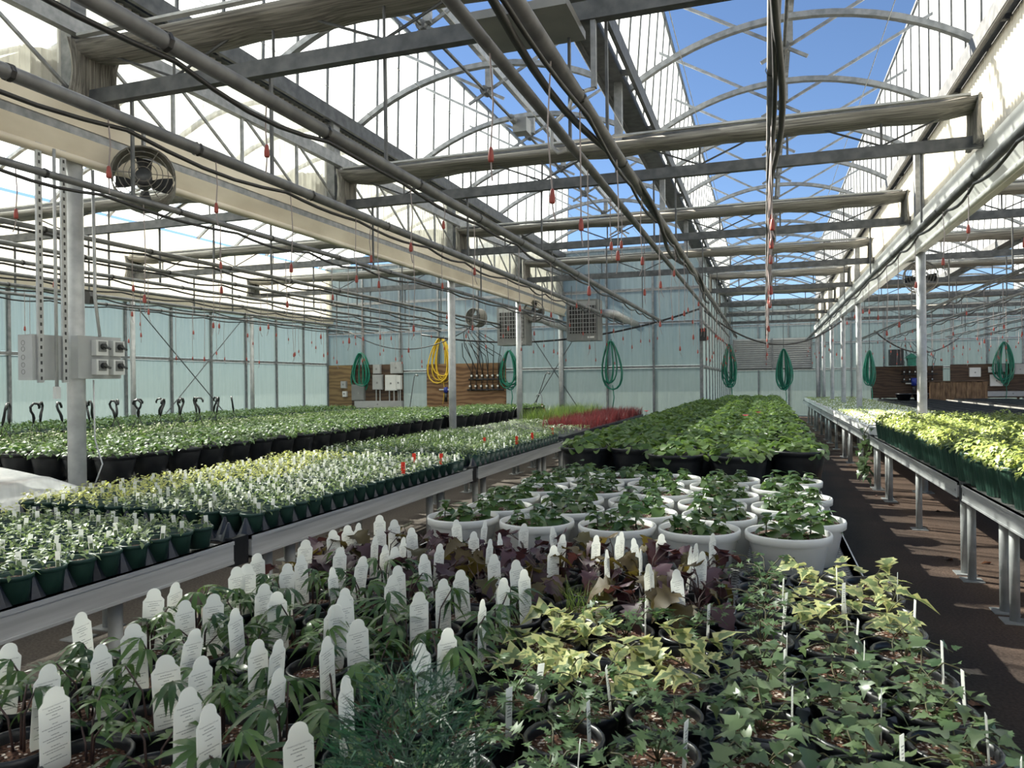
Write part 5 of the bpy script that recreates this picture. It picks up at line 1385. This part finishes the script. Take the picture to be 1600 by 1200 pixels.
while y < 17.1:
    for c in range(4):
        x = -10.15-.42*c
        if in_view((x, y, 1.1), 60): spawn('wall_pot', [('pot', POTK, None), ('foliage', LEFF[(c+r0+2) % 5], Matrix.Translation((0, 0, -.05)))], f'pot of green plants by the greenish side wall, {ordn(4-c)} from it, {ordn(r0+1)} towards end wall', 'potted plant', (x, y, BZ+.001), rg.uniform(0, 6.28), 1.1, 'pots along the side wall')
    y += .41; r0 += 1

# ---- right bench: ribbed green pots in the sun
rg = random.Random(55); y = 3.6; r0 = 0
while y < 11.15:
    for c in range(6):
        x = 1.51+.272*c+rg.uniform(-.008, .008)
        if abs(x-XR) < .19 and any(abs(y-q) < .19 for q in (TY[1], TY[3])): continue
        if in_view((x, y, 1.1), 260): spawn('ribbed_pot', [('pot', POTG, None), ('foliage', LIMF[(c*2+r0) % 5], None)], f'ribbed green pot of bushy plants, {ordn(c+1)} from the rail, {ordn(28-r0)} row before the vine', 'potted plant', (x, y+rg.uniform(-.012, .012), BZ+.001), rg.uniform(0, 6.28), rg.uniform(.93, 1.05), 'front ribbed pots' if c == 0 else 'rear ribbed pots')
    y += .272; r0 += 1
# trailing vine at the end of these pots
tv = thing('trailing_vine', 'dark trailing vine hanging down the bench rail beside the foam trays', 'vine', (1.36, 11.32, BZ))
VL = [leaf_mesh(strip_leaf(IVY, .13, .06, .15, .4), LM['ivy'])]
pts = [(.12, 0, .15), (.0, 0, .16), (-.06, 0, .05), (-.07, .02, -.25), (-.06, 0, -.55)]
MB().tube(pts, .006, 5).build('stem', LM['stem'], tv, True)
rg = random.Random(4)
for i in range(46):
    t = rg.random()**.8; q = np.array(pts[1])+(np.array(pts[-1])-pts[1])*t+np.array([rg.uniform(-.10, .07), rg.uniform(-.12, .12), rg.uniform(-.05, .08)])
    o = link('leaf', VL[0], tv); o.matrix_basis = mat4(rotm(rg.uniform(0, 6.28), rg.uniform(-1.4, -.2)), q, rg.uniform(.6, 1.1))
# white foam trays
FOAM = MB().add([(0, 0, 0), (.33, 0, 0), (.33, .6, 0), (0, .6, 0), (-.012, -.012, .12), (.342, -.012, .12), (.342, .612, .12), (-.012, .612, .12), (.01, .01, .12), (.32, .01, .12), (.32, .59, .12), (.01, .59, .12), (.015, .015, .10), (.315, .015, .10), (.315, .585, .10), (.015, .585, .10)],
                [(0, 3, 2, 1), (0, 1, 5, 4), (1, 2, 6, 5), (2, 3, 7, 6), (3, 0, 4, 7), (4, 5, 9, 8), (5, 6, 10, 9), (6, 7, 11, 10), (7, 4, 8, 11), (8, 9, 13, 12), (9, 10, 14, 13), (10, 11, 15, 14), (11, 8, 12, 15), (12, 13, 14, 15)]).mesh('tray_body', 'foam')
FSE = [dome(60, .2, .075, OVS, LM['lime'], 400+s, 'seedlings', base=.10, flat=.8, smin=.5, smax=.9) for s in range(4)]
y = 11.55; r0 = 0
while y < 29.4:
    for c in range(5):
        x = 1.39+.345*c
        spawn('foam_tray', [('tray_body', FOAM, None), ('seedlings', FSE[(c+r0*3) % 4], Matrix.Translation((.165, .3, 0)))], f'white foam tray of seedlings, {ordn(c+1)} from the rail, {ordn(r0+1)} row past the vine', 'seedling tray', (x, y, BZ+.001), 0, 1, 'front foam trays' if c == 0 else 'rear foam trays')
    y += .64; r0 += 1
# empty black trays of the right-hand bay
et = MB(); et.box(0, .32, 0, .6, 0, .006)
for a in range(4): et.box(a*.105, a*.105+.008, 0, .6, .006, .06)
for b in range(7): et.box(0, .323, b*.099, b*.099+.006, .006, .0605)
ET = et.mesh('tray_body', 'black_plastic')
for (xa, n, ya, yb, gp) in ((3.84, 5, 11.6, 29.6, 'nearer the sunlit bench'), (6.28, 5, 17.2, 29.6, 'on the far bench')):
    y = ya
    while y < yb:
        for c in range(n):
            if in_view((xa+.345*c, y, .85), 120): spawn('empty_tray', [('tray_body', ET, None)], f'empty black cell tray {gp}, row {ordn(c+1)} across, {ordn(int((y-ya)/.62)+1)} along', 'tray', (xa+.345*c, y, BZ+.001), 0, 1, f'empty trays {gp}')
        y += .625
# feathery dark plant close to the camera
ND = []; rg = random.Random(2); F = []; S = []
for i in range(1500):
    a = rg.uniform(0, 6.28); u = math.sqrt(rg.random()); b0 = np.array([.10*u*math.cos(a), .10*u*math.sin(a), rg.uniform(.02, .24)*(1-.5*u*u)])
    d = np.array([math.cos(a)*.6+rg.uniform(-.6, .6), math.sin(a)*.6+rg.uniform(-.6, .6), rg.uniform(-.1, 1.0)]); d /= np.linalg.norm(d); L = rg.uniform(.02, .05)
    s_ = np.cross(d, (rg.uniform(-1, 1), rg.uniform(-1, 1), .3)); s_ = s_/np.linalg.norm(s_)*.0014; k = len(ND)
    ND += [tuple(b0-s_), tuple(b0+s_), tuple(b0+d*L)]; F.append((k, k+1, k+2)); S += [rg.random()]*3
NM = raw_mesh('needles', ND, F, LM['needle'], S, [0]*len(S), False)
spawn('feathery_fern', [('pot', POT6, None), ('soil', SOIL6, None), ('needles', NM, Matrix.Translation((0, 0, .12)))], 'dark feathery plant at the near edge of the central bench', 'fern', (-.50, .98, BZ+.001), 0, 1.12)
# fallen leaves on the floor
FL = leaf_mesh(strip_leaf(BROAD, .07, .03, .5, .3), LM['dry'], 'leaf')
for i, (u, v) in enumerate(((1370, 775), (1383, 778), (1392, 776), (1480, 875), (1520, 1103), (1500, 790), (1470, 800), (1395, 790), (1430, 1000), (1545, 880), (1330, 727))):
    p = onZ(u, v, .004); o = link('fallen_leaf', FL, None, p); o.rotation_euler = (rg.uniform(-.2, .2), rg.uniform(-.2, .2), rg.uniform(0, 6)); o.scale = (rg.uniform(.7, 1.5),)*3
    tag(o, 'curled brown leaf fallen on the dark aisle floor', 'fallen leaf', 'fallen leaves')

bad = [(o.name, len(o['label'].split())) for o in bpy.data.objects if o.parent is None and 'label' in o and not 4 <= len(o['label'].split()) <= 16]
if bad: print('LABELS', bad[:20])
